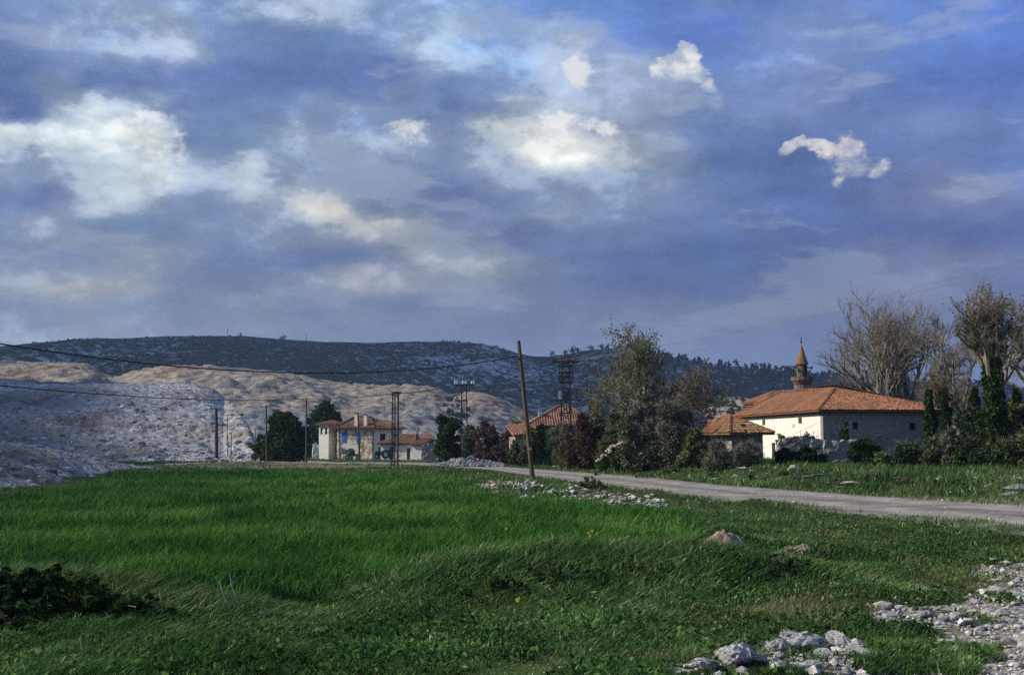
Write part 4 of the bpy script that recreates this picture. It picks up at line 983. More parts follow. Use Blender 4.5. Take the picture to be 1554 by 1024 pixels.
def village():
    Y = 195.0
    # main house
    H = [(1.0, 1.75, 2.9, 4.7), (3.7, 4.45, 2.9, 4.7), (2.2, 3.1, 0.0, 1.9)]
    t, z = box_house('village_house', 'two-storey cream stone house with blue shutters and two chimneys', 511, 697, Y, -18, 6.7, 8.0, 5.35, MT['house_wall'], holes=H)
    for k, h in enumerate(H[:2]):
        w = opening(t, (0, 0), 0, *h, 0.12, MT['old_wood'], MT['dark_gap'])
        facedeco(w, (0, 0), 0, h[0] - 0.02 + 0.0, h[0] + 0.36, h[2], h[3], MT['blue_paint'], 'shutter', 0.035)
        facedeco(w, (0, 0), 0, h[1] - 0.30, h[1] + 0.02, h[2], h[3], MT['blue_paint'], 'shutter', 0.035)
    opening(t, (0, 0), 0, *H[2], 0.15, MT['old_wood'], MT['dark_gap'], 'door', bars=False)
    roof(t, 6.7, 8.0, 5.35, (2.0, 3.6, 7.6), (4.6, 4.0, 7.0), 0.6, MT['tiles_old'], RB, 'x', pitch=0.34)
    for cx_, hh in ((3.45, 7.75), (5.2, 7.5)):
        b = MB(); b.box((cx_, 0.5, (5.4 + hh) / 2), (0.55, 0.5, hh - 5.4)); c = b.build('chimney', MT['white_wash'], t)
        b = MB(); b.box((cx_, 0.5, hh + 0.16), (0.66, 0.6, 0.07))
        for dx in (-0.2, 0.2): b.box((cx_ + dx, 0.5, hh + 0.07), (0.08, 0.4, 0.13))
        b.build('chimney_cap', MT['steel'], c)
    # shaded wing
    H = [(1.3, 2.2, 2.9, 4.3), (3.6, 4.3, 2.7, 4.3), (1.0, 1.9, 0, 2.0)]
    t, z = box_house('house_wing', 'shaded wing with brown tile roof right of the blue-shuttered house', 565, 696, Y - 1.5, 13, 5.1, 6.5, 5.2, MT['white_wash'], holes=H)
    for h in H[:2]: opening(t, (0, 0), 0, *h, 0.12, MT['old_wood'], MT['dark_gap'])
    opening(t, (0, 0), 0, *H[2], 0.15, MT['blue_paint'], MT['blue_paint'], 'door', bars=False)
    b = MB(); b.box((2.4, -0.55, 3.0), (2.4, 0.9, 0.08)); b.build('awning', MT['pale_metal'], t)
    roof(t, 5.1, 6.5, 5.2, (1.3, 3.2, 6.55), (3.2, 3.2, 6.5), 0.75, MT['tiles_old'], RB, 'x', pitch=0.34)
    # tall narrow block at the left
    H = [(0.30, 0.72, 4.0, 5.2), (1.25, 1.7, 4.0, 5.2)]
    t, z = box_house('plastered_tower_house', 'narrow tall cream house block with flat eaves at the left end of the village', 483.5, 694, Y + 2, -25, 2.05, 2.4, 5.7, MT['plaster'], holes=H)
    for h in H[:2]: opening(t, (0, 0), 0, *h, 0.12, MT['old_wood'], MT['dark_gap'])
    roof(t, 3.4, 3.0, 5.72, (1.0, 1.3, 6.25), (2.4, 1.3, 6.3), 0.45, MT['tiles_old'], RB, 'x', pitch=0.34)
    # brown ruined infill between them
    t, z = box_house('ruined_house', 'roofless brown rubble house between the tall cream block and the blue-shuttered house', 500, 696, Y + 3, -8, 2.6, 4, 4.6, MT['rubble_wall'], holes=[(0.9, 1.8, 2.5, 3.9), (1.0, 1.8, 0, 1.8)])
    b = MB(); b.box((1.3, 2.0, 4.7), (3.0, 4.2, 0.18)); b.build('roof_slab', MT['old_wood'], t)
    # low cottage in front
    H = [(1.5, 2.3, 0.0, 2.0), (4.55, 5.15, 0.0, 1.9)]
    t, z = box_house('low_cottage', 'low whitewashed cottage with brown tile roof and dark doors below the wing', 577.5, 697, Y - 9, -14, 5.6, 4.6, 2.55, MT['white_wash'], holes=H)
    for h in H: opening(t, (0, 0), 0, *h, 0.15, MT['old_wood'], MT['old_wood'], 'door', bars=False)
    roof(t, 5.6, 4.6, 2.6, (2.9, 3.0, 4.05), (5.2, 2.6, 4.05), 0.5, MT['tiles_old'], RB, 'x', pitch=0.34)
    b = MB(); b.box((5.0, 3.9, 4.1), (0.42, 0.42, 2.6)); c = b.build('chimney', MT['rubble_wall'], t)
    t, z = box_house('stone_shed', 'pale rubble shed at the right end of the village houses', 625.5, 696, Y - 12, -14, 1.9, 3.6, 2.2, MT['plaster'], 'shed')
    b = MB(); b.add([(-.3,-.3,2.25),(2.2,-.3,2.25),(2.2,3.9,3.3),(-.3,3.9,3.3),(-.3,-.3,2.13),(2.2,-.3,2.13),(2.2,3.9,3.18),(-.3,3.9,3.18)], [[0,1,2,3],[7,6,5,4],[0,4,5,1],[1,5,6,2],[2,6,7,3],[3,7,4,0]], 0.3)
    tile_face(b, [(-.3,-.3,2.27),(2.2,-.3,2.27),(2.2,3.9,3.32),(-.3,3.9,3.32)], 0.34, rng=RB); b.build('roof', MT['tiles_old'], t)
    t, z = box_house('stone_shed', 'grey stone shed with lean-to roof behind the pale shed', 642, 694, Y - 6, 16, 1.9, 3.5, 2.9, MT['mosque_stone'], 'shed')
    b = MB(); b.add([(-.3,-.3,2.95),(2.2,-.3,2.95),(2.2,3.8,3.9),(-.3,3.8,3.9),(-.3,-.3,2.83),(2.2,-.3,2.83),(2.2,3.8,3.78),(-.3,3.8,3.78)], [[0,1,2,3],[7,6,5,4],[0,4,5,1],[1,5,6,2],[2,6,7,3],[3,7,4,0]], 0.3)
    tile_face(b, [(-.3,-.3,2.97),(2.2,-.3,2.97),(2.2,3.8,3.92),(-.3,3.8,3.92)], 0.34, rng=RB); b.build('roof', MT['tiles_old'], t)
    ruin('garden_wall', 'short pale rubble wall left of the tall cream block', [(474,688),(475,674),(479,671),(483,676),(484,690)], Y, 0.5, -0.7, MT['plaster'], 12, cat='wall')
    ruin('garden_wall', 'dark blue-grey stone wall beside the right-hand stone shed', [(640,676),(650,672),(664,676),(672,682)], Y - 20, 0.5, -0.7, MT['mosque_stone'], 13, cat='wall')
village()

# cottage behind the red bush
def cottage():
    Y = 130.0
    t, z = box_house('tile_roof_cottage', 'cottage with orange hipped roof behind the dark bushes right of the leaning pole', 806, 699, Y, 4, 7.0, 7.0, 4.0, MT['rubble_wall'], holes=[(2.6, 3.5, 0.5, 1.9), (5.0, 5.7, 1.6, 2.6)])
    opening(t, (0, 0), 0, 2.6, 3.5, 0.5, 1.9, 0.12, MT['old_wood'], MT['dark_gap']); opening(t, (0, 0), 0, 5.0, 5.7, 1.6, 2.6, 0.12, MT['old_wood'], MT['dark_gap'])
    roof(t, 7.0, 7.0, 4.0, (3.6, 3.2, zat(616, 133) - z), (4.9, 3.2, zat(617, 133) - z), 0.6, MT['tiles_old'], RB, 'x', pitch=0.3)
    b = MB(); b.box((1.2, 1.2, 4.9), (0.4, 0.4, 1.4)); c = b.build('chimney', MT['white_wash'], t)
    b = MB(); b.box((1.2, 1.2, 5.65), (0.55, 0.5, 0.1)); b.build('chimney_cap', MT['pale_metal'], c)
    t, z = box_house('lean_to_barn', 'low barn with rusty sloping roof just left of the leaning pole', 782, 698, Y - 4, 10, 2.6, 4.0, 2.6, MT['rubble_wall'], 'barn')
    b = MB(); P = [(-.3,-.4,2.7),(3.0,-.4,3.1),(3.0,4.4,4.3),(-.3,4.4,3.9)]
    b.add(P + [(a, c, d - .12) for a, c, d in P], [[0,1,2,3],[7,6,5,4],[0,4,5,1],[1,5,6,2],[2,6,7,3],[3,7,4,0]], 0.3)
    tile_face(b, [(a, c, d + .02) for a, c, d in P], 0.3, rng=RB); b.build('roof', MT['tiles_old'], t)
cottage()

# ---------------------------------------------------------------- vehicles in front of the houses
def wheel(parent, x, y, r, w):
    b = MB(); n = 18; an = np.arange(n) / n * 2 * PI
    prof = [(r*.55, -w/2), (r*.92, -w/2), (r, -w*.3), (r, w*.3), (r*.92, w/2), (r*.55, w/2)]
    V = [(x + q*math.cos(a), y + d, r + q*math.sin(a)) for q, d in prof for a in an]
    F = [[i*n+j, i*n+(j+1)%n, (i+1)*n+(j+1)%n, (i+1)*n+j] for i in range(5) for j in range(n)]
    b.add(V, F); wh = b.build('wheel', MT['rubber'], parent)
    b = MB(); b.tube([(x, y - w*.42, r), (x, y + w*.42, r)], r*.55, 14); b.build('rim', MT['pale_metal'], wh)
def vehicles():
    x, y, z = dp(568, 696, 183)
    t = thing('tractor', 'dark farm tractor with a big rear wheel parked before the cottage door', 'tractor', (x, y, z), math.radians(6))
    b = MB(); b.box((0.75, 0, 0.85), (1.3, 0.55, 0.5)); b.box((0.7, 0, 1.14), (1.15, 0.5, 0.10)); b.box((0.12, 0, 0.8), (0.06, 0.5, 0.55)); b.build('bonnet', MT['vehicle_paint'], t)
    b = MB(); b.box((1.55, 0, 0.8), (0.9, 0.5, 0.5)); b.box((1.75, 0, 1.15), (0.45, 0.5, 0.1)); b.box((2.0, 0, 1.35), (0.1, 0.5, 0.4)); b.build('seat', MT['rubber'], t)
    b = MB(); b.tube([(1.3, 0, 1.1), (1.42, 0, 1.45)], 0.025, 6); b.tube([(1.42 + .17*math.cos(a), .17*math.sin(a), 1.45 + .05*math.cos(a)) for a in np.linspace(0, 2*PI, 11)], 0.02, 5); b.build('steering_wheel', MT['steel'], t)
    b = MB(); b.tube([(0.75, 0.1, 1.15), (0.75, 0.1, 1.85)], 0.04, 6); b.build('exhaust', MT['steel'], t)
    for s in (-1, 1):
        wheel(t, 1.85, s*0.72, 0.72, 0.36); wheel(t, 0.4, s*0.6, 0.40, 0.2)
        b = MB(); b.tube([(1.85 + .82*math.cos(a), s*0.72, .72 + .82*math.sin(a)) for a in np.linspace(0.5, 2.7, 9)], 0.05, 4); b.build('mudguard', MT['vehicle_paint'], t)
    x, y, z = dp(520, 696.5, 186)
    t = thing('farm_trailer', 'grey-green open farm trailer parked before the cream house', 'trailer', (x, y, z), math.radians(-4))
    b = MB(); b.box((0.9, 0, 0.85), (1.9, 1.5, 0.1))
    for yy in (-.74, .74): b.box((0.9, yy, 1.25), (1.9, 0.05, 0.7))
    for xx in (-.02, 1.82): b.box((xx, 0, 1.25), (0.05, 1.43, 0.7))
    b.build('trailer_box', MT['trailer_paint'], t)
    for s in (-1, 1): wheel(t, 0.9, s*0.62, 0.38, 0.2)
    b = MB(); b.beam((1.8, 0, 0.75), (2.5, 0, 0.55), 0.1); b.build('drawbar', MT['steel'], t)
    x, y, z = dp(530.5, 697, 184)
    t = thing('pickup_truck', 'dark flatbed pickup truck parked beside the grey-green trailer', 'truck', (x, y, z), math.radians(-2))
    b = MB(); b.box((0.75, 0, 0.6), (1.5, 0.8, 0.14)); b.box((0.42, 0, 0.86), (0.8, 0.78, 0.4)); b.box((1.15, 0, 0.78), (0.66, 0.78, 0.22)); b.build('body', MT['vehicle_paint'], t)
    b = MB(); b.add([(0.1,-.37,1.06),(0.8,-.37,1.06),(0.8,.37,1.06),(0.1,.37,1.06),(0.25,-.32,1.42),(0.75,-.32,1.42),(0.75,.32,1.42),(0.25,.32,1.42)], [[0,3,2,1],[4,5,6,7],[0,1,5,4],[1,2,6,5],[2,3,7,6],[3,0,4,7]]); b.build('cab', MT['rubber'], t)
    b = MB(); b.box((0.75, -0.42, 0.5), (1.4, 0.05, 0.08)); b.build('bumper', MT['pale_metal'], t)
    for s in (-1, 1):
        for xx in (0.25, 1.3): wheel(t, xx, s*0.37, 0.26, 0.16)
vehicles()

# ---------------------------------------------------------------- poles, pylons and wires
def pt(px, py, Y): return np.array(dp(px, py, Y))
def simple_pole(label, pb, ptp, Y, r0=0.13, r1=0.09, arms=(), name='utility_pole', mat='pole_wood', group=None, cat='utility pole'):
    bx, by, bz = dp(*pb, Y); bz = min(bz, tz(bx, by)) - 0.3; tx, ty, tzz = dp(*ptp, Y)
    t = thing(name, label, cat, (bx, by, bz), 0, group)
    top = np.array([tx - bx, 0, tzz - bz])
    b = MB(); n = 7; r = np.random.default_rng(int(bx * 10) % 999)
    b.tube([top * k / n + [r.uniform(-.015, .015), r.uniform(-.015, .015), 0] for k in range(n + 1)], [r0 + (r1 - r0) * k / n for k in range(n + 1)], 9)
    b.build('shaft', MT[mat], t)
    for (f, w, ins) in arms:
        c = top * f; b = MB(); b.box((c[0], -r1 - 0.04, c[2]), (w, 0.09, 0.09)); a = b.build('crossarm', MT['steel'], t)
        for q in ins:
            b = MB(); b.lathe((c[0] + q * w / 2, -r1 - 0.04, c[2] + 0.045), [(0.02, 0), (0.02, 0.08), (0.06, 0.09), (0.07, 0.16), (0.04, 0.19), (0.05, 0.24), (0.02, 0.27)], 7); b.build('insulator', MT['dark_ceramic'], a)
    return t
tp = simple_pole('tall leaning wooden utility pole at the near edge of the road', (809, 727), (787, 517), 75.0, 0.17, 0.125)
_b = MB(); _c = pt(785.5, 541, 75.0) - np.array(tp.location); _b.tube([_c + [0.17, -0.05, 0], _c + [-0.30, -0.05, 0.02]], 0.03, 6); _b.lathe(_c + [-0.30, -0.05, -0.02], [(0.03, 0), (0.07, 0.03), (0.07, 0.12), (0.03, 0.16)], 7); _b.build('insulator_hook', MT['steel'], tp)
_b = MB(); _c = pt(804.2, 681, 75.0) - np.array(tp.location); _b.box(_c + [-0.02, -0.17, 0], (0.2, 0.05, 0.16), 0); _b.build('tin_plate', MT['pale_metal'], tp)
simple_pole('dark pole with short crossarm standing before the spoil slope, farthest left', (329, 690), (328, 620), 170, 0.30, 0.22, [(0.985, 1.3, (-1, 1))], mat='steel')
simple_pole('thin post just right of the leftmost crossarm pole on the spoil slope', (346, 691), (345, 632), 172, 0.07, 0.05, mat='steel')
simple_pole('short thin post with pale foot below the spoil slope', (351, 690), (351, 655), 168, 0.07, 0.06, mat='steel')
simple_pole('pole with crossarm at the left edge of the round dark green tree', (405, 690), (404, 615), 158, 0.15, 0.11, [(0.97, 1.5, (-1, 0, 1))], mat='steel')
simple_pole('pole carrying the long sagging cable between the two dark trees', (465, 690), (465, 604), 150, 0.14, 0.10, [(0.95, 0.7, (-1, 1))], mat='steel')
simple_pole('thin wooden pole before the tall cream house block', (516.5, 699), (514.5, 640), 168, 0.13, 0.09)
simple_pole('wooden pole in front of the blue-shuttered house', (546, 699), (543, 626), 170, 0.16, 0.12)
simple_pole('slender grey post beside the left edge of the dark tree', (388, 690), (388, 650), 165, 0.06, 0.05, mat='steel')

def lattice(b, z0, z1, w0, w1, n, r=0.035, c=(0, 0)):
    for k in range(n + 1):
        f = k / n; z = z0 + (z1 - z0) * f; w = (w0 + (w1 - w0) * f) / 2
        q = [(c[0]-w, c[1]-w, z), (c[0]+w, c[1]-w, z), (c[0]+w, c[1]+w, z), (c[0]-w, c[1]+w, z)]
        if k:
            for i in range(4):
                b.beam(p[i], q[i], r * 2.2); b.beam(p[i], q[(i + 1) % 4], r * 1.3)
                if k % 2: b.beam(q[i], q[(i + 1) % 4], r * 1.3)
        p = q
def ins_on(parent, c, mat='ceramic', s=1.0):
    b = MB(); b.lathe(c, [(0.03*s, 0), (0.03*s, .06*s), (0.12*s, .08*s), (0.13*s, .2*s), (0.06*s, .24*s), (0.10*s, .3*s), (0.10*s, .38*s), (0.03*s, .42*s)], 8); b.build('insulator', MT[mat], parent)

def pylons():
    # lattice mast with white insulators
    x, y, z = dp(704, 692, 150); z = tz(x, y)
    t = thing('lattice_pylon', 'slim steel lattice pylon with a row of white insulators on top', 'pylon', (x, y, z))
    H = zat(584, 150) - z
    b = MB(); lattice(b, -0.3, H, 1.0, 0.62, 11, 0.05); b.build('lattice_mast', MT['steel'], t)
    b = MB(); b.box((0.05, -0.3, H), (2.75, 0.14, 0.14)); a = b.build('crossarm', MT['steel'], t)
    b = MB(); b.box((0.05, 0.3, H), (2.75, 0.14, 0.14)); b.build('crossarm', MT['steel'], t)
    for q in (-1.25, -0.98, -0.18, 0.18, 0.98, 1.25): ins_on(a, (q + 0.05, -0.3, H + 0.06), 'ceramic', 1.1)
    # twin-legged pole
    x, y, z = dp(600, 706, 118); z = tz(x, y)
    t = thing('twin_leg_pylon', 'narrow twin-legged dark pole standing before the low cottage roof', 'pylon', (x, y, z), 0)
    H = zat(596, 118) - z
    b = MB(); lattice(b, -0.3, H, 0.34, 0.28, 16, 0.035, (-0.26, 0.3)); b.build('leg', MT['steel'], t)
    b = MB(); b.tube([(0.24, -0.2, -0.4), (0.24, -0.2, H)], [0.13, 0.11], 8); b.build('leg', MT['steel'], t)
    b = MB(); b.box((0.0, 0.0, H + 0.05), (1.0, 0.7, 0.12)); b.build('top_plate', MT['steel'], t)
    # transformer pylon behind the cottage
    Y = 122; x, y, z = dp(859, 694, Y); z = tz(x, y)
    t = thing('transformer_pylon', 'tall steel pylon with many crossarms and a transformer platform above the cottage roof', 'pylon', (x, y, z))
    zz = lambda py: zat(py, Y) - z
    H = zz(545); pm = Y / F_PX
    b = MB(); lattice(b, -0.3, H, 1.3, 0.75, 14, 0.062); b.build('lattice_mast', MT['steel'], t)
    for py, w in ((549, 41), (556, 22), (565, 22), (572, 20), (580, 20)):
        b = MB(); b.box((0.0, 0.46, zz(py)), (w * pm, 0.14, 0.17)); b.build('crossarm', MT['steel'], t)
        b = MB(); b.box((0.0, -0.46, zz(py)), (w * pm, 0.14, 0.17)); a = b.build('crossarm', MT['steel'], t)
        if py == 549:
            for q in (-1.4, -1.1, -0.45, -0.15, 0.2, 0.45, 1.0, 1.35): ins_on(a, (q, -0.42, zz(549) + 0.07), 'dark_ceramic', 1.1)
    for s in (-1, 1):
        b = MB(); b.beam((s * 10.6 * pm, -0.56, zz(549)), (s * 10.2 * pm, -0.56, zz(581)), 0.08); b.build('hanger', MT['steel'], t)
    b = MB(); b.box((0, 0, zz(607)), (41 * pm, 1.5, 0.10)); b.box((0, 0, zz(590)), (38 * pm, 0.1, 0.08))
    for s in (-1, 1): b.beam((s * 16 * pm, 0, zz(607)), (s * 16 * pm, 0, zz(590)), 0.07)
    b.build('platform', MT['steel'], t)
    b = MB(); b.box((0.15, -0.35, zz(600)), (0.9, 0.7, 0.9)); tr = b.build('transformer', MT['steel'], t)
    b = MB(); b.box((-0.62, -0.5, zz(600)), (0.30, 0.4, 0.95)); b.build('cabinet', MT['pale_metal'], tr)
pylons()

def hang(label, A, B, r, name='overhead_cable', mid=None, sag=None, mat='cable', n=48, cat='cable'):
    """a wire from A to B, bellied by sag metres"""
    A, B = np.array(A, float), np.array(B, float); t = np.linspace(0, 1, n)[:, None]
    P = A + (B - A) * t; P[:, 2] += (4 * sag * t * (t - 1))[:, 0]
    b = MB(); b.tube(P - A, r, 5); o = b.build(name, MT[mat], smooth=True, loc=tuple(A)); tag(o, label, cat); return o
def fit(A, XYb, c1, c2, n=400):
    """height of the far-left end and the belly so that the wire passes two photo points"""
    A = np.array(A, float); rows = []
    for (px, py) in (c1, c2):
        lo, hi = 0.0, 1.0
        for _ in range(60):
            m = (lo + hi) / 2; x = A[0] + (XYb[0] - A[0]) * m; y = A[1] + (XYb[1] - A[1]) * m
            if CX + F_PX * x / y > px: lo = m
            else: hi = m
        z = zat(py, y); rows.append((m, 4 * m * (m - 1), z - A[2] * (1 - m)))
    (a, b_, c), (d, e, f) = rows; D = a * e - b_ * d
    return (c * e - b_ * f) / D, (a * f - c * d) / D
A = pt(785, 541, 74.9); zb, sg = fit(A, (-30, 40), (0, 522), (480, 566))
hang('upper dark cable sagging across the hillside to the leaning pole', A, (-30, 40, zb), 0.032, sag=sg)
P465, PTW, PPY = pt(465, 605, 149.8), pt(601, 597, 118), pt(690, 583, 150)
zb, sg = fit(P465, (-40, 55), (0, 585), (250, 604))
hang('lower dark cable crossing the spoil tip to the pole between the trees', P465, (-40, 55, zb), 0.045, sag=sg)
hang('short dark cable from the pole between the trees to the twin-legged pole', P465, PTW, 0.05, sag=0.15)
hang('short dark cable climbing from the twin-legged pole to the lattice pylon', PTW, PPY, 0.05, sag=0.25)
hang('higher of two faint wires rising to the right across the clouds', pt(872, 547, 121.6), pt(2100, 238, 42), 0.014, 'overhead_wire', sag=0.9, mat='thin_cable', cat='wire')
hang('lower of two faint wires rising to the right across the clouds', pt(846, 547, 121.6), pt(2100, 262, 42), 0.014, 'overhead_wire', sag=0.95, mat='thin_cable', cat='wire')
for px, top, lab in ((345, 499, 'thin mast on the hilltop left of the tree clump'), (465, 507, 'thin mast on the hilltop right of the tree clump'), (104, 514, 'thin mast on the far left of the hilltop')):
    bx, by, bz = dp(px, 515, 1560); b = MB(); b.tube([(0, 0, -8), (0, 0, zat(top, 1560) - bz)], 0.35, 5)
    tag(b.build('radio_mast', MT['steel'], loc=(bx, by, bz)), lab, 'mast')

# ---------------------------------------------------------------- plants
def leaf_quads(b, C, size, rng, rnd, aspect=1.5, flat=0.0):
    """loose leaf-sized faces, every one turned its own way"""
    n = len(C)
    if n == 0: return
    a = rng.normal(size=(n, 3)); a /= np.linalg.norm(a, axis=1, keepdims=True) + 1e-9
    c = rng.normal(size=(n, 3)); c -= (c * a).sum(1, keepdims=True) * a; c /= np.linalg.norm(c, axis=1, keepdims=True) + 1e-9
    s = size * rng.uniform(0.6, 1.4, n)[:, None]
    A, B = a * s * 0.5 * aspect, c * s * 0.5
    V = np.stack([C - A, C + B, C + A, C - B], 1).reshape(-1, 3)
    f = np.arange(n * 4).reshape(-1, 4)
    b.add(V, f, np.repeat(np.clip(rnd, 0, 1), 4))

def twig_strips(b, P, D, L, w, rng, rnd=0.5):
    n = len(P); s = np.cross(D, rng.normal(size=(n, 3))); s /= np.linalg.norm(s, axis=1, keepdims=True) + 1e-9
    L = L * rng.uniform(0.5, 1.3, n)[:, None]; Q = P + D * L
    V = np.stack([P - s * w, P + s * w, Q], 1).reshape(-1, 3)
    b.add(V, np.arange(n * 3).reshape(-1, 3), np.repeat(rng.uniform(0, 1, n), 3))

def unit(v): return v / (np.linalg.norm(v) + 1e-9)
def grow(b, p, d, L, r, depth, rng, out, cfg):
    n = 4 if depth else 3; pts = [p]; q = p.copy()
    for i in range(n):
        d = unit(d + rng.normal(0, cfg['w'], 3) + np.array([0, 0, cfg['up']])); q = q + d * L / n; pts.append(q)
    r1 = max(r * cfg.get('taper', 0.55), 0.008)
    b.tube(pts, list(np.linspace(r, r1, n + 1)), 6 if depth > 2 else (4 if depth > 0 else 3), False, rng.random())
    if depth <= 1:
        out.append((np.array(pts), d))
        if depth == 0: return
    k = cfg['kids'][depth]; ph = rng.uniform(0, 6.28)
    for i in range(k):
        t = cfg.get('lo', 0.3) + (1 - cfg.get('lo', 0.3)) * (i + rng.uniform(0.2, 0.9)) / k
        j = min(int(t * n), n - 1); o = pts[j] + (pts[j+1] - pts[j]) * (t * n - j)
        ax = unit(np.cross(d, rng.normal(size=3))); a = ph + i * 2.4
        u = unit(np.cross(d, [0.3, 0.1, 0.9])); v = np.cross(d, u); side = u * math.cos(a) + v * math.sin(a)
        sp = cfg['spread'] * rng.uniform(0.75, 1.25)
        grow(b, o, unit(d * math.cos(sp) + side * math.sin(sp)), L * cfg['ratio'] * rng.uniform(0.75, 1.2) * (1.1 - 0.35 * t), r * (0.62 - 0.15 * t), depth - 1, rng, out, cfg)

def tree(name, label, cat, px, py, Y, cfg, seed, bark='bark', twigm='twig', leafm=None, leaf=0.0, nleaf=0, ntwig=14, twl=0.55, tww=0.012, group=None, ivy=0.0, dirs=None):
    rng = np.random.default_rng(seed); x = xat(px, py, Y); z = tz(x, Y) - 0.1
    t = thing(name, label, cat, (x, Y, z), 0, group)
    b = MB(); tips = []
    dirs = dirs or [((0, 0, 1), cfg['L'], cfg['r'])]
    bt = MB(); starts = []
    for d, L, r in dirs:
        d = unit(np.array(d, float)); pts = [np.zeros(3) + np.array([d[0], d[1], 0]) * 0.15]; q = pts[0].copy(); dd = d.copy()
        for i in range(6):
            dd = unit(dd + rng.normal(0, cfg['w'] * 0.35, 3)); q = q + dd * L / 6; pts.append(q)
        bt.tube(pts, list(np.linspace(r, r * 0.62, 7)), 8, True); starts.append((pts, dd, L, r))
    bt.build('trunk', MT[bark], t)
    for pts, dd, L, r in starts:
        k = cfg['limbs']; ph = rng.uniform(0, 6.28)
        for i in range(k):
            tt = cfg.get('tlo', 0.45) + (1 - cfg.get('tlo', 0.45)) * (i + 0.8) / k; j = min(int(tt * 6), 5); o = pts[j] + (pts[j+1] - pts[j]) * (tt * 6 - j)
            a = ph + i * 2.4; u = unit(np.cross(dd, [0.3, 0.1, 0.9])); v = np.cross(dd, u); side = u * math.cos(a) + v * math.sin(a)
            sp = cfg['spread'] * rng.uniform(0.7, 1.2) * (0.35 if i == k - 1 else 1)
            grow(b, o, unit(dd * math.cos(sp) + side * math.sin(sp)), cfg['limbL'] * rng.uniform(0.8, 1.15) * (1.25 - 0.5 * tt), r * 0.6, cfg['depth'], rng, tips, cfg)
    P = np.concatenate([q for q, d in tips]); Dn = np.concatenate([np.repeat(d[None], len(q), 0) for q, d in tips])
    idx = rng.integers(0, len(P), len(P) * ntwig // 4)
    D = Dn[idx] + rng.normal(0, 0.65, (len(idx), 3)) + [0, 0, 0.25]; D /= np.linalg.norm(D, axis=1, keepdims=True)
    twig_strips(b, P[idx], D, twl, tww, rng)
    b.build('branches', MT[twigm], t)
    if leafm:
        k = rng.integers(0, len(idx), nleaf); C = P[idx][k] + D[k] * twl * rng.uniform(0.1, 1.2, nleaf)[:, None] + rng.normal(0, 0.10, (nleaf, 3))
        cl = fbm(C[:, 0] + C[:, 1] * 0.7, C[:, 2], 1.1, 3, seed) * 0.6 + 0.5 + rng.normal(0, 0.2, nleaf)
        lb = MB(); leaf_quads(lb, C, leaf, rng, cl); lb.build('crown', MT[leafm], t)
    if ivy:
        lb = MB(); n = int(ivy * 1500); pts, dd, L, r = starts[0]; pts = np.array(pts)
        q = rng.uniform(0, 5.99, n) ** 1.0; j = q.astype(int); C = pts[j] + (pts[j + 1] - pts[j]) * (q - j)[:, None]
        an = rng.uniform(0, 2*PI, n); rr = (r + cfg.get('ivyr', 0.5) * (0.6 + 0.5 * fbm(q * 2, an, 1, 3, seed))) * rng.uniform(0.35, 1.1, n)
        C = C + np.stack([np.cos(an) * rr, np.sin(an) * rr, rng.normal(0, 0.1, n)], 1)
        leaf_quads(lb, C, 0.19, rng, rng.uniform(0, 1, n)); lb.build('ivy', MT['leaf_ivy'], t)
    return t

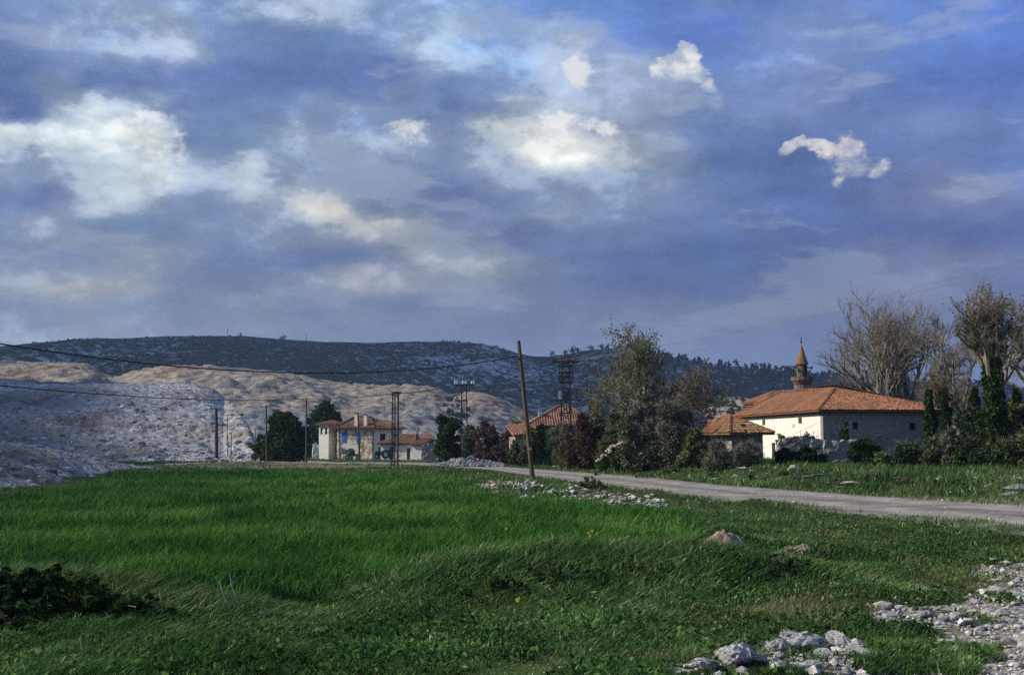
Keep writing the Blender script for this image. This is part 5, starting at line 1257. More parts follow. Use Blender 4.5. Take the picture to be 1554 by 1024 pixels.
def shrub(label, px, py, Y, wpx, hpx, leafm, seed, name='shrub', cat='shrub', leaf=0.16, dens=1.0, twigm='twig', ntw=0.0, top='round', group=None, lobes=None, trunk=False, depthf=0.85, sink=0.15):
    rng = np.random.default_rng(seed); pm = Y / F_PX; x = xat(px, py, Y)
    zb = zat(py, Y); zb = min(zb, tz(x, Y) + 0.1); H = zat(py - hpx, Y) - zb; W = wpx * pm
    t = thing(name, label, cat, (x, Y, zb - sink), 0, group)
    k = lobes or int(14 + W * 4.0); C = []; R = []
    for i in range(k):
        f = (i + 0.5) / k
        h = (0.12 + 0.80 * f) * H
        if top == 'cone': wr = W / 2 * (1.0 - 0.85 * f)
        elif top == 'flat': wr = W / 2 * (1 - 0.25 * f)
        else: wr = W / 2 * math.sqrt(max(0.08, 1 - (1.2 * f - 0.2) ** 4)) * (0.8 + 0.2 * math.sin(i * 1.7))
        a = i * 2.4 + rng.uniform(-0.5, 0.5); rr = wr * rng.uniform(0.15, 1.0); h = h * rng.uniform(0.85, 1.12)
        r = min(W, H) * rng.uniform(0.09, 0.22) * (1.2 - 0.45 * f)
        C.append((rr * math.cos(a), rr * math.sin(a) * depthf, min(h, H - r * 0.6))); R.append(r)
    C = np.array(C); R = np.array(R)
    bb = MB(); st = rng.integers(3, 6)
    for i in range(k):                        # stems out to every lobe
        p0 = rng.normal(0, W * 0.05, 3); p0[2] = 0; p3 = C[i] * [0.9, 0.9, 1.0]; p1 = p0 * 0.6 + C[i] * [0.12, 0.12, 0.4]; p2 = (p1 + p3) / 2 + rng.normal(0, 0.08, 3)
        sr = min(1.0, H / 2.2); bb.tube([p0, p1, p2, p3], [0.05*sr, 0.04*sr, 0.025*sr, 0.008*sr] if not trunk else [W * .035, W * .03, W * .018, 0.015], 5, False)
    if ntw:
        n = int(ntw * 260 * W * max(H, 1)); i = rng.integers(0, k, n); o = rng.normal(size=(n, 3)); o /= np.linalg.norm(o, axis=1, keepdims=True)
        P = C[i] + o * (R[i] * rng.uniform(0.1, 1.0, n))[:, None]; D = o * 0.8 + [0, 0, 0.5] + rng.normal(0, 0.4, (n, 3)); D /= np.linalg.norm(D, axis=1, keepdims=True)
        twig_strips(bb, P, D, 0.5 * min(1.0, H / 1.5), 0.013 * min(1.0, H / 1.5), rng)
    bb.build('stems', MT[twigm], t)
    vol = (R ** 2).sum() * 9.0; n = int(min(26000, 230 * vol * dens * (0.16 / leaf) ** 2 * 0.55))
    pr = R ** 2 / (R ** 2).sum(); i = rng.choice(k, n, p=pr); o = rng.normal(size=(n, 3)); o /= np.linalg.norm(o, axis=1, keepdims=True)
    q = R[i] * rng.uniform(0.25, 1.0, n) ** 0.45 * (1 + 0.6 * fbm(o[:, 0] * 2 + i, o[:, 2] * 2 + i * 3, 0.6, 3, seed))
    P = C[i] + o * q[:, None]
    P = P[P[:, 2] > 0.02]; n = len(P)
    cl = 0.5 + 0.45 * fbm(P[:, 0] + 0.8 * P[:, 1], P[:, 2] - 0.4 * P[:, 1], 0.55, 3, seed + 3) + rng.normal(0, 0.22, n)
    lb = MB(); leaf_quads(lb, P, leaf, rng, cl); lb.build('foliage' if name == 'shrub' else 'crown', MT[leafm], t)
    return t

BARE = dict(L=3.0, r=0.30, limbs=6, limbL=6.0, depth=3, kids=[0, 4, 4, 4], spread=0.52, ratio=0.62, w=0.10, up=0.05, tlo=0.5, lo=0.25)
# right-hand bare trees
tree('bare_tree', 'wide leafless tree with fanned grey branches behind the right end of the mosque roof', 'tree', 1362, 690, 121,
     dict(BARE, L=5.2, limbL=8.6, limbs=7), 3, ntwig=9, twl=0.8, tww=0.011, leafm='leaf_brown', leaf=0.08, nleaf=1500,
     dirs=[((-0.36, 0, 1), 6.6, 0.27), ((-0.10, 0.15, 1), 8.0, 0.30), ((0.14, -0.1, 1), 7.6, 0.28), ((0.36, 0, 1), 6.4, 0.24)])
tree('ivy_clad_tree', 'tall brown-budded tree with thick ivy-covered trunk near the right edge', 'tree', 1517, 722, 84,
     dict(BARE, L=8.0, r=0.36, limbs=9, limbL=4.4, spread=0.55, tlo=0.6, ivyr=0.55), 8, ntwig=14, twl=0.6, tww=0.011, leafm='leaf_bud', leaf=0.09, nleaf=6500, ivy=4.0)
tree('ivy_clad_tree', 'brown-budded tree half cut off by the right edge of the picture', 'tree', 1588, 722, 88,
     dict(BARE, L=8.0, r=0.3, limbs=8, limbL=4.6, spread=0.6, tlo=0.45, ivyr=0.5), 12, ntwig=8, twl=0.6, tww=0.011, leafm='leaf_bud', leaf=0.09, nleaf=4500, ivy=2.4)
tree('leaning_bare_tree', 'thin bare tree leaning left between the fanned tree and the ivy-clad trunk', 'tree', 1497, 700, 98,
     dict(BARE, L=7.0, r=0.2, limbs=7, limbL=3.6, spread=0.6, tlo=0.4), 15, ntwig=8, twl=0.6, tww=0.011, leafm='leaf_bud', leaf=0.08, nleaf=1200, dirs=[((-0.28, 0.1, 1), 9.5, 0.2)])
tree('small_bare_tree', 'small round-headed brown tree just right of the mosque roof', 'tree', 1424, 700, 96,
     dict(BARE, L=4.6, r=0.15, limbs=6, limbL=2.7, spread=0.6, tlo=0.65, depth=2, kids=[0, 5, 5]), 18, ntwig=22, twl=0.5, tww=0.011, leafm='leaf_bud', leaf=0.10, nleaf=3000)
tree('small_bare_tree', 'low grey bare tree behind the ivy column near the right edge', 'tree', 1462, 700, 104,
     dict(BARE, L=4.4, r=0.16, limbs=6, limbL=3.2, spread=0.7, tlo=0.5, depth=2, kids=[0, 5, 5]), 19, ntwig=20, twl=0.6, tww=0.011, leafm='leaf_grey', leaf=0.09, nleaf=1200)
# the tall loose tree left of the hut and its neighbours
tree('spring_tree', 'tall loose young-leaved tree standing above the bushes between pylon and hut', 'tree', 984, 700, 92,
     dict(BARE, L=6.6, r=0.20, limbs=11, limbL=3.1, spread=0.85, tlo=0.35, depth=2, kids=[0, 5, 5], up=0.06, ratio=0.6), 22, ntwig=12, twl=0.5, tww=0.010, leafm='leaf_olive', leaf=0.12, nleaf=4200, dirs=[((-0.04, 0, 1), 9.0, 0.20)])
tree('spring_tree', 'left half-hidden olive-leaved tree reaching out beside the tall loose tree', 'tree', 952, 700, 96,
     dict(BARE, L=5.0, r=0.16, limbs=7, limbL=3.4, spread=0.95, tlo=0.5, depth=2, kids=[0, 5, 5]), 24, ntwig=10, twl=0.5, tww=0.010, leafm='leaf_olive', leaf=0.12, nleaf=2200, dirs=[((-0.12, 0, 1), 6.4, 0.16)])
tree('brown_tree', 'brown twiggy broad tree above the bushes left of the stone hut', 'tree', 1046, 700, 98,
     dict(BARE, L=5.0, r=0.18, limbs=9, limbL=3.3, spread=0.85, tlo=0.45, depth=2, kids=[0, 5, 5]), 26, ntwig=16, twl=0.55, tww=0.011, leafm='leaf_bud', leaf=0.11, nleaf=4200, dirs=[((0.02, 0, 1), 4.8, 0.16)])
# poplar-like upright ivy columns beside the mosque
def ivy_column(label, px, py, Y, top, w, seed):
    rng = np.random.default_rng(seed); x = xat(px, py, Y); z = tz(x, Y) - 0.1; H = zat(top, Y) - z; t = thing('ivy_column', label, 'tree', (x, Y, z))
    b = MB(); b.tube([(0, 0, 0), (0.05, 0, H * .5), (0, 0, H * 0.97)], [0.14, 0.1, 0.03], 7); b.build('trunk', MT['bark'], t)
    n = int(H * w * Y / F_PX * 1500); h = rng.uniform(0.0, 1, n); an = rng.uniform(0, 2*PI, n)
    R = w * Y / F_PX / 2 * (0.8 + 1.6 * fbm(h * 7, an * 0.5, 1, 4, seed)) * (1.25 - 0.6 * h) * np.minimum(1, (1.03 - h) * 5) ** 0.6 * rng.uniform(0.3, 1, n) ** 0.5
    P = np.stack([R * np.cos(an), R * np.sin(an), h * H], 1); b = MB(); leaf_quads(b, P, 0.19, rng, 0.5 + 0.4 * fbm(h * 9, an, 1, 3, seed + 2) + rng.normal(0, .2, n)); b.build('crown', MT['leaf_ivy'], t)
ivy_column('narrow ivy-covered trunk at the right corner of the mosque, left one of two', 1413, 705, 90, 592, 17, 1)
ivy_column('narrow ivy-covered trunk at the right corner of the mosque, right one of two', 1437, 708, 91, 596, 17, 2)
ivy_column('slim ivy column between the small bare trees right of the mosque', 1484, 705, 93, 590, 17, 3)
ivy_column('slim ivy column at the right edge beside the thick ivy-clad trunk', 1546, 705, 90, 590, 20, 4)

# far village trees
shrub('big round dark evergreen left of the village houses', 433, 690, 160, 74, 66, 'leaf_dark', 31, 'evergreen_tree', 'tree', 0.28, 1.0, trunk=True)
shrub('low green bush at the left foot of the round evergreen', 396, 690, 163, 26, 34, 'leaf_mid', 32, leaf=0.24)
shrub('dark spreading tree rising behind the tall cream house block', 493, 690, 222, 62, 80, 'leaf_dark', 33, 'evergreen_tree', 'tree', 0.36, 0.9, trunk=True)
shrub('dark tree between the two cable poles behind the cream block', 470, 690, 226, 30, 60, 'leaf_dark', 34, 'evergreen_tree', 'tree', 0.36, trunk=True)
shrub('dark round-topped evergreen right of the low cottage', 678, 694, 140, 52, 70, 'leaf_dark', 35, 'evergreen_tree', 'tree', 0.24, 1.0, trunk=True)
shrub('grey-green loose bush behind the slim lattice pylon', 712, 690, 156, 46, 46, 'leaf_grey', 36, leaf=0.24, ntw=0.8, dens=0.6)
shrub('dark plum-coloured bush right of the slim lattice pylon', 744, 694, 136, 52, 56, 'leaf_red', 37, leaf=0.2, ntw=0.6, dens=0.8)
shrub('reddish bush just left of the leaning pole', 770, 694, 134, 40, 44, 'leaf_red', 38, leaf=0.2, ntw=0.6)
shrub('pale green tree far behind the leaning pole', 786, 676, 176, 42, 42, 'leaf_olive', 39, 'broadleaf_tree', 'tree', 0.3, trunk=True)
shrub('black-green bush in front of the barn right of the leaning pole', 818, 696, 120, 44, 54, 'leaf_dark', 40, leaf=0.2)
shrub('dark bush before the cottage wall beside the red bush', 838, 698, 116, 34, 40, 'leaf_dark', 41, leaf=0.2)
shrub('tall loose brown bush before the cottage, left of the red-brown one', 862, 700, 104, 44, 66, 'leaf_brown', 42, leaf=0.14, ntw=1.4, dens=0.5)
shrub('tall red-brown bush in front of the cottage, the larger and redder of two', 890, 700, 100, 56, 74, 'leaf_red', 43, leaf=0.16, ntw=1.4, dens=0.8, twigm='twig_red')
shrub('dark green tree with leaning stem behind the red-brown bushes', 905, 698, 108, 58, 92, 'leaf_mid', 44, 'broadleaf_tree', 'tree', 0.16, 0.6, trunk=True)
shrub('mid-green bush above the leaning stone stack', 936, 700, 92, 66, 78, 'leaf_mid', 45, leaf=0.15, ntw=0.5)
shrub('large grey-green bush below the tall loose tree', 968, 703, 87, 76, 92, 'leaf_grey', 46, leaf=0.15, ntw=1.4, dens=0.8)
shrub('large twiggy bush between the tall loose tree and the stone hut', 1018, 704, 86, 86, 94, 'leaf_grey', 47, leaf=0.14, ntw=1.8, dens=0.55)
shrub('dark low bush left of the stone hut', 1056, 706, 82, 54, 56, 'leaf_mid', 48, leaf=0.14, ntw=0.8)
shrub('olive bush topping the big hedge left of the stone hut', 990, 700, 94, 60, 110, 'leaf_olive', 49, leaf=0.16, ntw=0.8, dens=0.6)
shrub('thorny grey bush against the left wall of the stone hut', 1090, 708, 78, 46, 46, 'leaf_grey', 50, leaf=0.12, ntw=2.0, dens=0.35)
shrub('thorny grey bush against the front wall of the stone hut', 1135, 709, 79, 60, 40, 'leaf_grey', 51, leaf=0.12, ntw=2.0, dens=0.35)
shrub('dark bush at the foot of the round-topped ruined wall, left one', 1190, 710, 83, 46, 34, 'leaf_dark', 52, leaf=0.13)
shrub('dark bush at the foot of the round-topped ruined wall, right one', 1228, 712, 83, 56, 38, 'leaf_dark', 53, leaf=0.13)
shrub('small sapling on top of the ruined wall against the cream wall', 1186, 668, 86.5, 24, 18, 'leaf_mid', 54, leaf=0.12, dens=0.5, sink=0.0)
shrub('tiny sapling against the cream mosque wall near its corner', 1224, 664, 86.5, 16, 14, 'leaf_brown', 55, leaf=0.11, dens=0.5, sink=0.0)
shrub('blackish conical bush standing against the mosque front wall', 1284, 700, 92, 30, 62, 'leaf_dark', 56, leaf=0.14, top='cone', dens=0.8)
shrub('black bramble heap right of the flat-topped ruined wall', 1312, 712, 84, 58, 50, 'leaf_dark', 57, leaf=0.13)
for i, (px, w, h, m, lab) in enumerate([(1344,50,44,'leaf_mid','low green-brown bush below the front wall of the mosque'), (1376,56,60,'leaf_dark','dark bush before the dark mosque doorway'),
        (1412,56,66,'leaf_mid','leafy bush at the foot of the two ivy trunks'), (1440,50,78,'leaf_grey','pale-leaved bush right of the two ivy trunks'), (1468,64,66,'leaf_dark','dark bush below the slim ivy column'),
        (1500,60,56,'leaf_mid','bush left of the thick ivy-clad trunk'), (1536,60,70,'leaf_dark','dark bush right of the thick ivy-clad trunk'), (1570,70,80,'leaf_mid','bush cut off by the right edge of the picture')]):
    shrub(lab, px, 728, 76 - i * 0.6, w, h, m, 60 + i, leaf=0.14, ntw=0.6, dens=0.9)
shrub('tall dark bush behind the front bushes at the right edge', 1490, 715, 88, 120, 95, 'leaf_dark', 70, leaf=0.18, ntw=0.4, dens=0.8, lobes=26)
shrub('tall dark bush half hidden right of the mosque corner', 1550, 715, 90, 90, 110, 'leaf_mid', 71, leaf=0.18, ntw=0.4, dens=0.8, lobes=22)
rb_ = np.random.default_rng(55)
for i in range(26):
    px = 900 + i * 26 + rb_.uniform(-8, 8); py = 712 + (px - 900) * 0.035 + rb_.uniform(-6, 12)
    x_, y_, _z = gpt(px, py)
    shrub('low rough scrub tuft on the grassy bank along the far side of the road', px, py, y_, rb_.uniform(16, 36), rb_.uniform(6, 15), str(rb_.choice(['leaf_mid', 'leaf_grey', 'leaf_dark', 'leaf_brown'])), 400 + i, leaf=0.10, ntw=0.8, dens=0.7, group='scrub tufts on the road bank', lobes=9, sink=0.05)
# loose row of far shrubs behind the village and the mosque
rr = np.random.default_rng(77)
for i, px in enumerate(list(range(650, 800, 17)) + list(range(915, 1160, 19)) + list(range(1425, 1700, 24))):
    shrub('distant dark-green shrub in the loose row behind the village and mosque', px + rr.uniform(-6, 6), 684, rr.uniform(185, 215) if px < 900 else rr.uniform(140, 165), rr.uniform(24, 40), rr.uniform(16, 34), str(rr.choice(['leaf_dark', 'leaf_mid', 'leaf_grey'])), 100 + i, leaf=0.36, group='distant shrubs behind the village and mosque', lobes=8)
# single trees along the ridge of the right-hand hill
for i, (px, py, h) in enumerate([(431,514,7),(426,514,5),(365,509,5),(838,539,8),(858,538,8),(869,536,12),(876,535,10),(897,531,9),(913,529,9),(922,529,8),(958,529,12)]):
    x, y, z = dp(px, py, 1600 if px < 800 else 1700); rng = np.random.default_rng(200 + i)
    t = thing('ridge_tree', 'lone dark tree standing on the ridge of the left hill' if px < 800 else 'lone dark tree standing on the ridge left of the tall loose tree', 'tree', (x, y, z - 1.5), 0, 'lone trees on the hill ridges')
    b = MB(); b.tube([(0, 0, 0), (0, 0, h * .6)], 0.4, 5); b.build('trunk', MT['bark'], t)
    n = 40; P = rng.normal(0, 1, (n, 3)) * [h * .22, h * .22, h * .22] + [0, 0, h * 0.5]; s = rng.uniform(.5, 1.2, n) * h * 0.1
    blobs(P, np.stack([s * 1.2, s * 1.2, s], 1), rng, jit=0.4).build('crown', MT['pine'], t)
shrub('leafy bush right beside the leaning pole, before the barn and cottage', 804, 698, 117, 36, 46, 'leaf_mid', 86, leaf=0.16, ntw=0.5)
shrub('grey twiggy bush under the transformer pylon before the cottage', 848, 699, 112, 34, 58, 'leaf_grey', 87, leaf=0.15, ntw=1.5, dens=0.6)
for i, (px, py, w, h) in enumerate([(-40,915,190,72),(50,922,190,68),(130,935,170,60),(205,942,130,46),(20,950,170,48),(262,944,70,26),(100,908,140,44),(60,962,160,34)]):  # dark-leaved mounds put in to deepen the shade of this corner
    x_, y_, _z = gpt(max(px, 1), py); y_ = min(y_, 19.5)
    shrub('dark low bramble mound added to deepen the shade in the near-left corner of the crop edge', px, py, y_, w, h, 'leaf_dark', 500 + i, leaf=0.07, ntw=0.0, dens=0.9, group='dark brambles added to deepen the near-left shade', lobes=26, sink=0.05)
shrub('bushy dark green shrub left of the leaning pole hiding the barn wall', 781, 699, 118, 30, 34, 'leaf_mid', 88, leaf=0.16, ntw=0.5)
shrub('grassy dark hump at the near road edge right of the leaning pole', 897, 746, 58, 74, 24, 'leaf_mid', 520, leaf=0.07, ntw=0.5, dens=0.8, lobes=22, sink=0.05)
shrub('low grassy hump at the near road edge behind the buff earth heap', 1150, 776, 47, 100, 22, 'leaf_mid', 521, leaf=0.06, ntw=0.5, dens=0.7, lobes=22, sink=0.05)
shrub('dark weed clump in the crop left of the brown rubble heap', 600, 752, 60, 60, 20, 'leaf_dark', 522, leaf=0.08, ntw=0.4, dens=0.8, lobes=18, sink=0.05)
for i, (px, py, w, h) in enumerate([(835,878,110,34),(905,884,90,28),(705,912,80,26),(1000,880,110,30),(1090,888,90,28),(1185,868,120,34),(765,898,90,30),(1245,846,70,20),(960,908,90,22),(655,930,70,22),(1130,868,90,30),(860,915,120,26)]):
    x_, y_, _z = gpt(px, py)
    shrub('dark leafy weed clump on the rough bank between crop and stones', px, py, y_, w, h, 'leaf_weed', 540 + i, leaf=0.045, ntw=0.5, dens=0.45, group='dark weed clumps on the near bank', lobes=24, sink=0.06)
# unseen tree, added left of the frame to shade the near field corner
shrub('broad evergreen added out of view left of the camera to shade the crop corner', -590, 930, 17.6, 500, 640, 'leaf_dark', 90, 'evergreen_tree', 'tree', 0.2, 1.2, trunk=True, lobes=30)

# ---------------------------------------------------------------- grass and crop
def blades(name, mat, N, d0, d1, hfn, wfn, keep, rng, segs=2, wind=(0.25, 0.0), spread=0.25, rfn=None, amax=30.5):
    d = np.exp(rng.uniform(math.log(d0), math.log(d1), N)); a = np.radians(rng.uniform(-amax, amax, N))
    x = d * np.sin(a); y = d * np.cos(a); k = keep(x, y); x, y, d = x[k], y[k], d[k]; n = len(x)
    z = terrain(x, y) - 0.02
    h = hfn(x, y, d) * rng.uniform(0.6, 1.25, n); ok = h > 0.02; x, y, z, h, d = x[ok], y[ok], z[ok], h[ok], d[ok]; n = len(x)
    w = wfn(d) * rng.uniform(0.6, 1.4, n) / 2
    th = rng.uniform(0, 2 * PI, n); sx, sy = np.cos(th) * w, np.sin(th) * w
    lx = (wind[0] + rng.normal(0, spread, n)) * h; ly = (wind[1] + rng.normal(0, spread, n)) * h
    B = np.stack([x, y, z], 1); S = np.stack([sx, sy, 0 * sx], 1)
    r = np.clip(rfn(x, y, n), 0, 1)
    b = MB()
    if segs == 2:
        M = B + np.stack([lx * 0.35, ly * 0.35, h * 0.6], 1); T = B + np.stack([lx * 1.3, ly * 1.3, h * 0.98], 1)
        V = np.stack([B - S, B + S, M + S * 0.8, M - S * 0.8, T], 1).reshape(-1, 3); o = np.arange(n)[:, None] * 5
        b.add(V, o + np.array([[0, 1, 2, 3]]), np.repeat(r, 5)); b.more(o + np.array([[3, 2, 4]]), 0)
    else:
        T = B + np.stack([lx, ly, h], 1); V = np.stack([B - S, B + S, T], 1).reshape(-1, 3)
        b.add(V, np.arange(n * 3).reshape(-1, 3), np.repeat(r, 3))
    o = b.build(name, MT[mat]); tag(o, kind='stuff'); return o
G = np.random.default_rng(99)
def crop_keep(x, y):
    thin = edge_mask(x + 1.6, y - 1.3, FIELD_PX, 36, 14) & edge_mask(x - 1.0, y + 1.0, FIELD_PX, 30, 24)
    return edge_mask(x, y, FIELD_PX, 8, 2) & (thin | (G.random(len(x)) < 0.4)) & (fbm(x, y, 3.0, 4, 33) > -0.52)
def open_ground(x, y):
    s, hw = road_dist(x, y)
    return ~edge_mask(x, y, FIELD_PX, 8, 2) & (np.abs(s) > hw - 0.25 + 0.4 * fbm(x, y, 0.7, 2, 5)) & ~edge_mask(x, y, GRAVEL_PX, 26, 4)
def weed_keep(x, y):
    thin = fbm(x, y, 0.9, 3, 61) + 0.5 * fbm(x, y, 4, 2, 62)
    g = edge_mask(x, y, GRAVEL_PX, 26, 4); d = edge_mask(x, y, DIRT_PX, 5, 6)
    s, hw = road_dist(x, y); tr = ~edge_mask(x, y, TRACK_PX, 1.0, 3)
    base = tr & ~edge_mask(x, y, FIELD_PX, 8, 2) & (np.abs(s) > hw - 0.25 + 0.4 * fbm(x, y, 0.7, 2, 5))
    base |= edge_mask(x, y, FIELD_PX, 8, 2) & ~(edge_mask(x + 1.6, y - 1.3, FIELD_PX, 36, 14) & edge_mask(x - 1.0, y + 1.0, FIELD_PX, 30, 24)) & (fbm(x, y, 0.8, 2, 7) > -0.1)
    bare = inpoly(*to_px(x, y), [(1000,1040),(1020,1012),(1075,995),(1140,978),(1260,958),(1310,975),(1345,1003),(1290,1020),(1240,1030)]) & (y > 0)
    base &= ~(bare & (G.random(len(x)) < 0.93))
    return base & (~g | (thin > 0.30 + 0.25 * (x - 0.42 * y > 1.2))) & (~d | (thin > 0.2)) & (thin > -0.85) & ~((x < -24 - 0) & (y > 60) & (y < 112) & (x / y < -0.36))
def patch(x, y, s, seed): return fbm(x, y, s, 4, seed)
def crop_r(x, y, n): return 0.42 + 0.6 * patch(x, y, 4.0, 71) + 0.5 * patch(x, y * 0.6, 0.9, 72) + G.normal(0, 0.26, n)
blades('crop', 'crop', 300000, 16.0, 130, lambda x, y, d: (0.36 - 0.16 * sstep(45, 110, d)) * (1 + 0.45 * patch(x, y, 1.6, 73) + 0.4 * patch(x, y, 0.5, 74)), lambda d: 0.010 + 0.00075 * d, crop_keep, G, 2, (0.14, 0), 0.34, crop_r)
def weed_h(x, y, d):
    hum = 0 * x
    for hx, hy, hh, rx, ry in HG: hum = hum + np.exp(-(((x - hx) / rx) ** 2 + ((y - hy) / ry) ** 2)) * min(1, hh * 2.2)
    return np.clip(0.13 + 0.17 * patch(x, y, 1.5, 81) + 0.10 * patch(x, y, 5.5, 82) + 0.13 * hum, 0.035, 0.5) * np.where(x > 4.5 + 0.12 * y, 0.6, 1.0)
def weed_r(x, y, n): return np.clip(0.34 + 0.42 * patch(x, y, 1.3, 83) + 0.25 * patch(x, y, 6, 84) + G.normal(0, 0.14, n), 0, 0.72) + (G.random(n) < 0.09) * 0.4
blades('weeds', 'weed', 330000, 10.5, 36, weed_h, lambda d: 0.011 + 0.00055 * d, weed_keep, G, 2, (0.38, 0.05), 0.45, weed_r)
blades('far_weeds', 'weed', 190000, 34, 210, lambda x, y, d: np.clip(0.17 + 0.26 * patch(x, y, 2.2, 85) + 0.14 * (x > 12) * (y > 45), 0.04, 0.7), lambda d: 0.012 + 0.0009 * d, weed_keep, G, 1, (0.2, 0), 0.4, weed_r)
def dry_keep(x, y):
    return weed_keep(x, y) & (patch(x, y, 2.4, 91) + 0.65 * np.exp(-(((x - (3 + 0.25 * y)) / 6) ** 2)) + 0.35 * (x > 10) * (y > 42) > 0.02)
blades('dry_grass', 'dry_grass', 190000, 11, 120, lambda x, y, d: np.clip(0.10 + 0.12 * patch(x, y, 1.8, 92), 0.03, 0.3) * (1 + 0.9 * (d > 42) * (x > 10)), lambda d: 0.007 + 0.0007 * d, dry_keep, G, 1, (0.25, 0), 0.5, lambda x, y, n: G.random(n) * 0.55 + 0.6 * (patch(x, y, 2.0, 93) + 0.2))
# broad low leaves between the blades of the verge
def low_leaves():
    n = 120000; d = np.exp(G.uniform(math.log(10.5), math.log(40), n)); a = np.radians(G.uniform(-30, 30, n)); x, y = d * np.sin(a), d * np.cos(a)
    k = weed_keep(x, y) & (patch(x, y, 1.1, 95) > -0.05); x, y, d = x[k], y[k], d[k]; n = len(x)
    z = terrain(x, y) + G.uniform(0.01, 0.14, n) * (1 + 1.2 * patch(x, y, 1.5, 81))
    b = MB(); leaf_quads(b, np.stack([x, y, z], 1), 0.040, G, 0.30 + 0.35 * patch(x, y, 1.0, 96) + G.normal(0, .16, n), 2.2)
    tag(b.build('verge_leaves', MT['weed']), kind='stuff')
low_leaves()

# ---------------------------------------------------------------- stones
def rock_mesh(name, mat, seed, near=False):
    rng = np.random.default_rng(seed); bm = bmesh.new()
    for _ in range(14 if not near else 20):
        v = rng.normal(size=3); v /= np.linalg.norm(v); v *= rng.uniform(0.6, 1.0) * np.array([1.0, 0.78, 0.62]); bm.verts.new(v)
    r = bmesh.ops.convex_hull(bm, input=bm.verts)
    bmesh.ops.delete(bm, geom=list({g for g in r['geom_interior'] + r['geom_unused'] if isinstance(g, bmesh.types.BMVert)}), context='VERTS')
    if near:
        bmesh.ops.bevel(bm, geom=list(bm.edges), offset=0.05, segments=2, affect='EDGES')
        bmesh.ops.triangulate(bm, faces=bm.faces); bmesh.ops.subdivide_edges(bm, edges=bm.edges, cuts=2, use_grid_fill=True)
        bmesh.ops.recalc_face_normals(bm, faces=bm.faces); bm.normal_update()
        for v in bm.verts:
            p = v.co; q = np.array([p.x]), np.array([p.y + p.z * 0.7])
            k = float(fbm(q[0], q[1], 0.45, 4, seed)[0]) * 0.20 + float(fbm(np.array([p.z * 1.3]), np.array([p.x - p.y]), 0.16, 3, seed + 9)[0]) * 0.10
            v.co = p + v.normal * k
    else: bmesh.ops.recalc_face_normals(bm, faces=bm.faces)
    me = bpy.data.meshes.new(name); bm.to_mesh(me); bm.free()
    me.polygons.foreach_set('use_smooth', np.full(len(me.polygons), False))
    me.materials.append(mat); return me
FAR_ROCKS = [rock_mesh('stone', MT['limestone'], 300 + i) for i in range(5)] + [rock_mesh('stone', MT['limestone_warm'], 310 + i) for i in range(3)]
WARM_ROCKS = [rock_mesh('stone', MT['limestone_warm'], 320 + i) for i in range(4)]
GREY_ROCKS = [rock_mesh('stone', MT['grey_stone'], 330 + i) for i in range(4)]
NEAR_ROCKS = [rock_mesh('stone', MT['near_rock'], 340 + i, True) for i in range(7)]
RK = np.random.default_rng(44)
def stone(meshes, x, y, z, sz, label, group=None, flat=0.75, cat='stone', name='stone', rot=None):
    me = meshes[int(RK.integers(0, len(meshes)))]
    o = bpy.data.objects.new(name, me); COL.objects.link(o)
    o.location = (x, y, z); s = sz / 2 if np.isscalar(sz) else None
    o.scale = (s * RK.uniform(.9, 1.15), s * RK.uniform(.8, 1.1), s * RK.uniform(.7, 1.0) * flat * 1.5) if s else tuple(q / 2 for q in sz)
    o.rotation_euler = rot or (RK.uniform(-.35, .35), RK.uniform(-.35, .35), RK.uniform(0, 6.28))
    return tag(o, label, cat, group)

# rubble heaps along the near road verge
HEAPS = [(748,737,26,9,'brownish rubble stone in the low heap left of the leaning pole','stones of the brown heap',WARM_ROCKS,28,0.8),
         (797,739,24,12,'pale broken stone in the heap at the foot of the leaning pole','stones of the pale heap at the pole',FAR_ROCKS,34,1.0),
         (872,747,46,11,'pale stone in the grassy rubble heap just right of the leaning pole','stones of the grassy heap',FAR_ROCKS,36,0.7),
         (936,761,36,8,'white stone in the rubble heap on the crop side of the road bend','stones of the white heap',FAR_ROCKS,30,1.0),
         (996,762,18,7,'pale stone in the small weedy heap nearest the earth mound','stones of the small weedy heap',FAR_ROCKS,12,0.5)]
for px, py, rx, ry, lab, grp, ms, n, den in HEAPS:
    ry *= 1.35
    for i in range(n):
        a, q = RK.uniform(0, 6.28), RK.random() ** 0.7; x, y, z = gpt(px + rx * q * math.cos(a), py + ry * q * math.sin(a))
        s = float(np.clip(RK.pareto(2.0) * 0.12 + 0.14, 0.13, 0.75)); stone(ms, x, y, z + s * 0.10, s, lab, grp, flat=0.6)
    m = int(420 * den); a = RK.uniform(0, 6.28, m); q = RK.random(m) ** 0.75 * 1.15; P = []
    for aa, qq in zip(a, q):
        x, y, z = gpt(px + rx * qq * math.cos(aa), py + ry * qq * math.sin(aa))
        if vnoise(x * 2.2, y * 2.2, 5) > 0.38: P.append((x, y, z + 0.01))
    m = len(P); s = np.clip(RK.pareto(2.5, m) * 0.03 + 0.03, 0.02, 0.13)
    tag(blobs(np.array(P), np.stack([s * 1.3, s, s * .6], 1), RK, jit=0.5).build('rubble_chips', MT['limestone_warm'] if ms is WARM_ROCKS else MT['limestone']), kind='stuff')
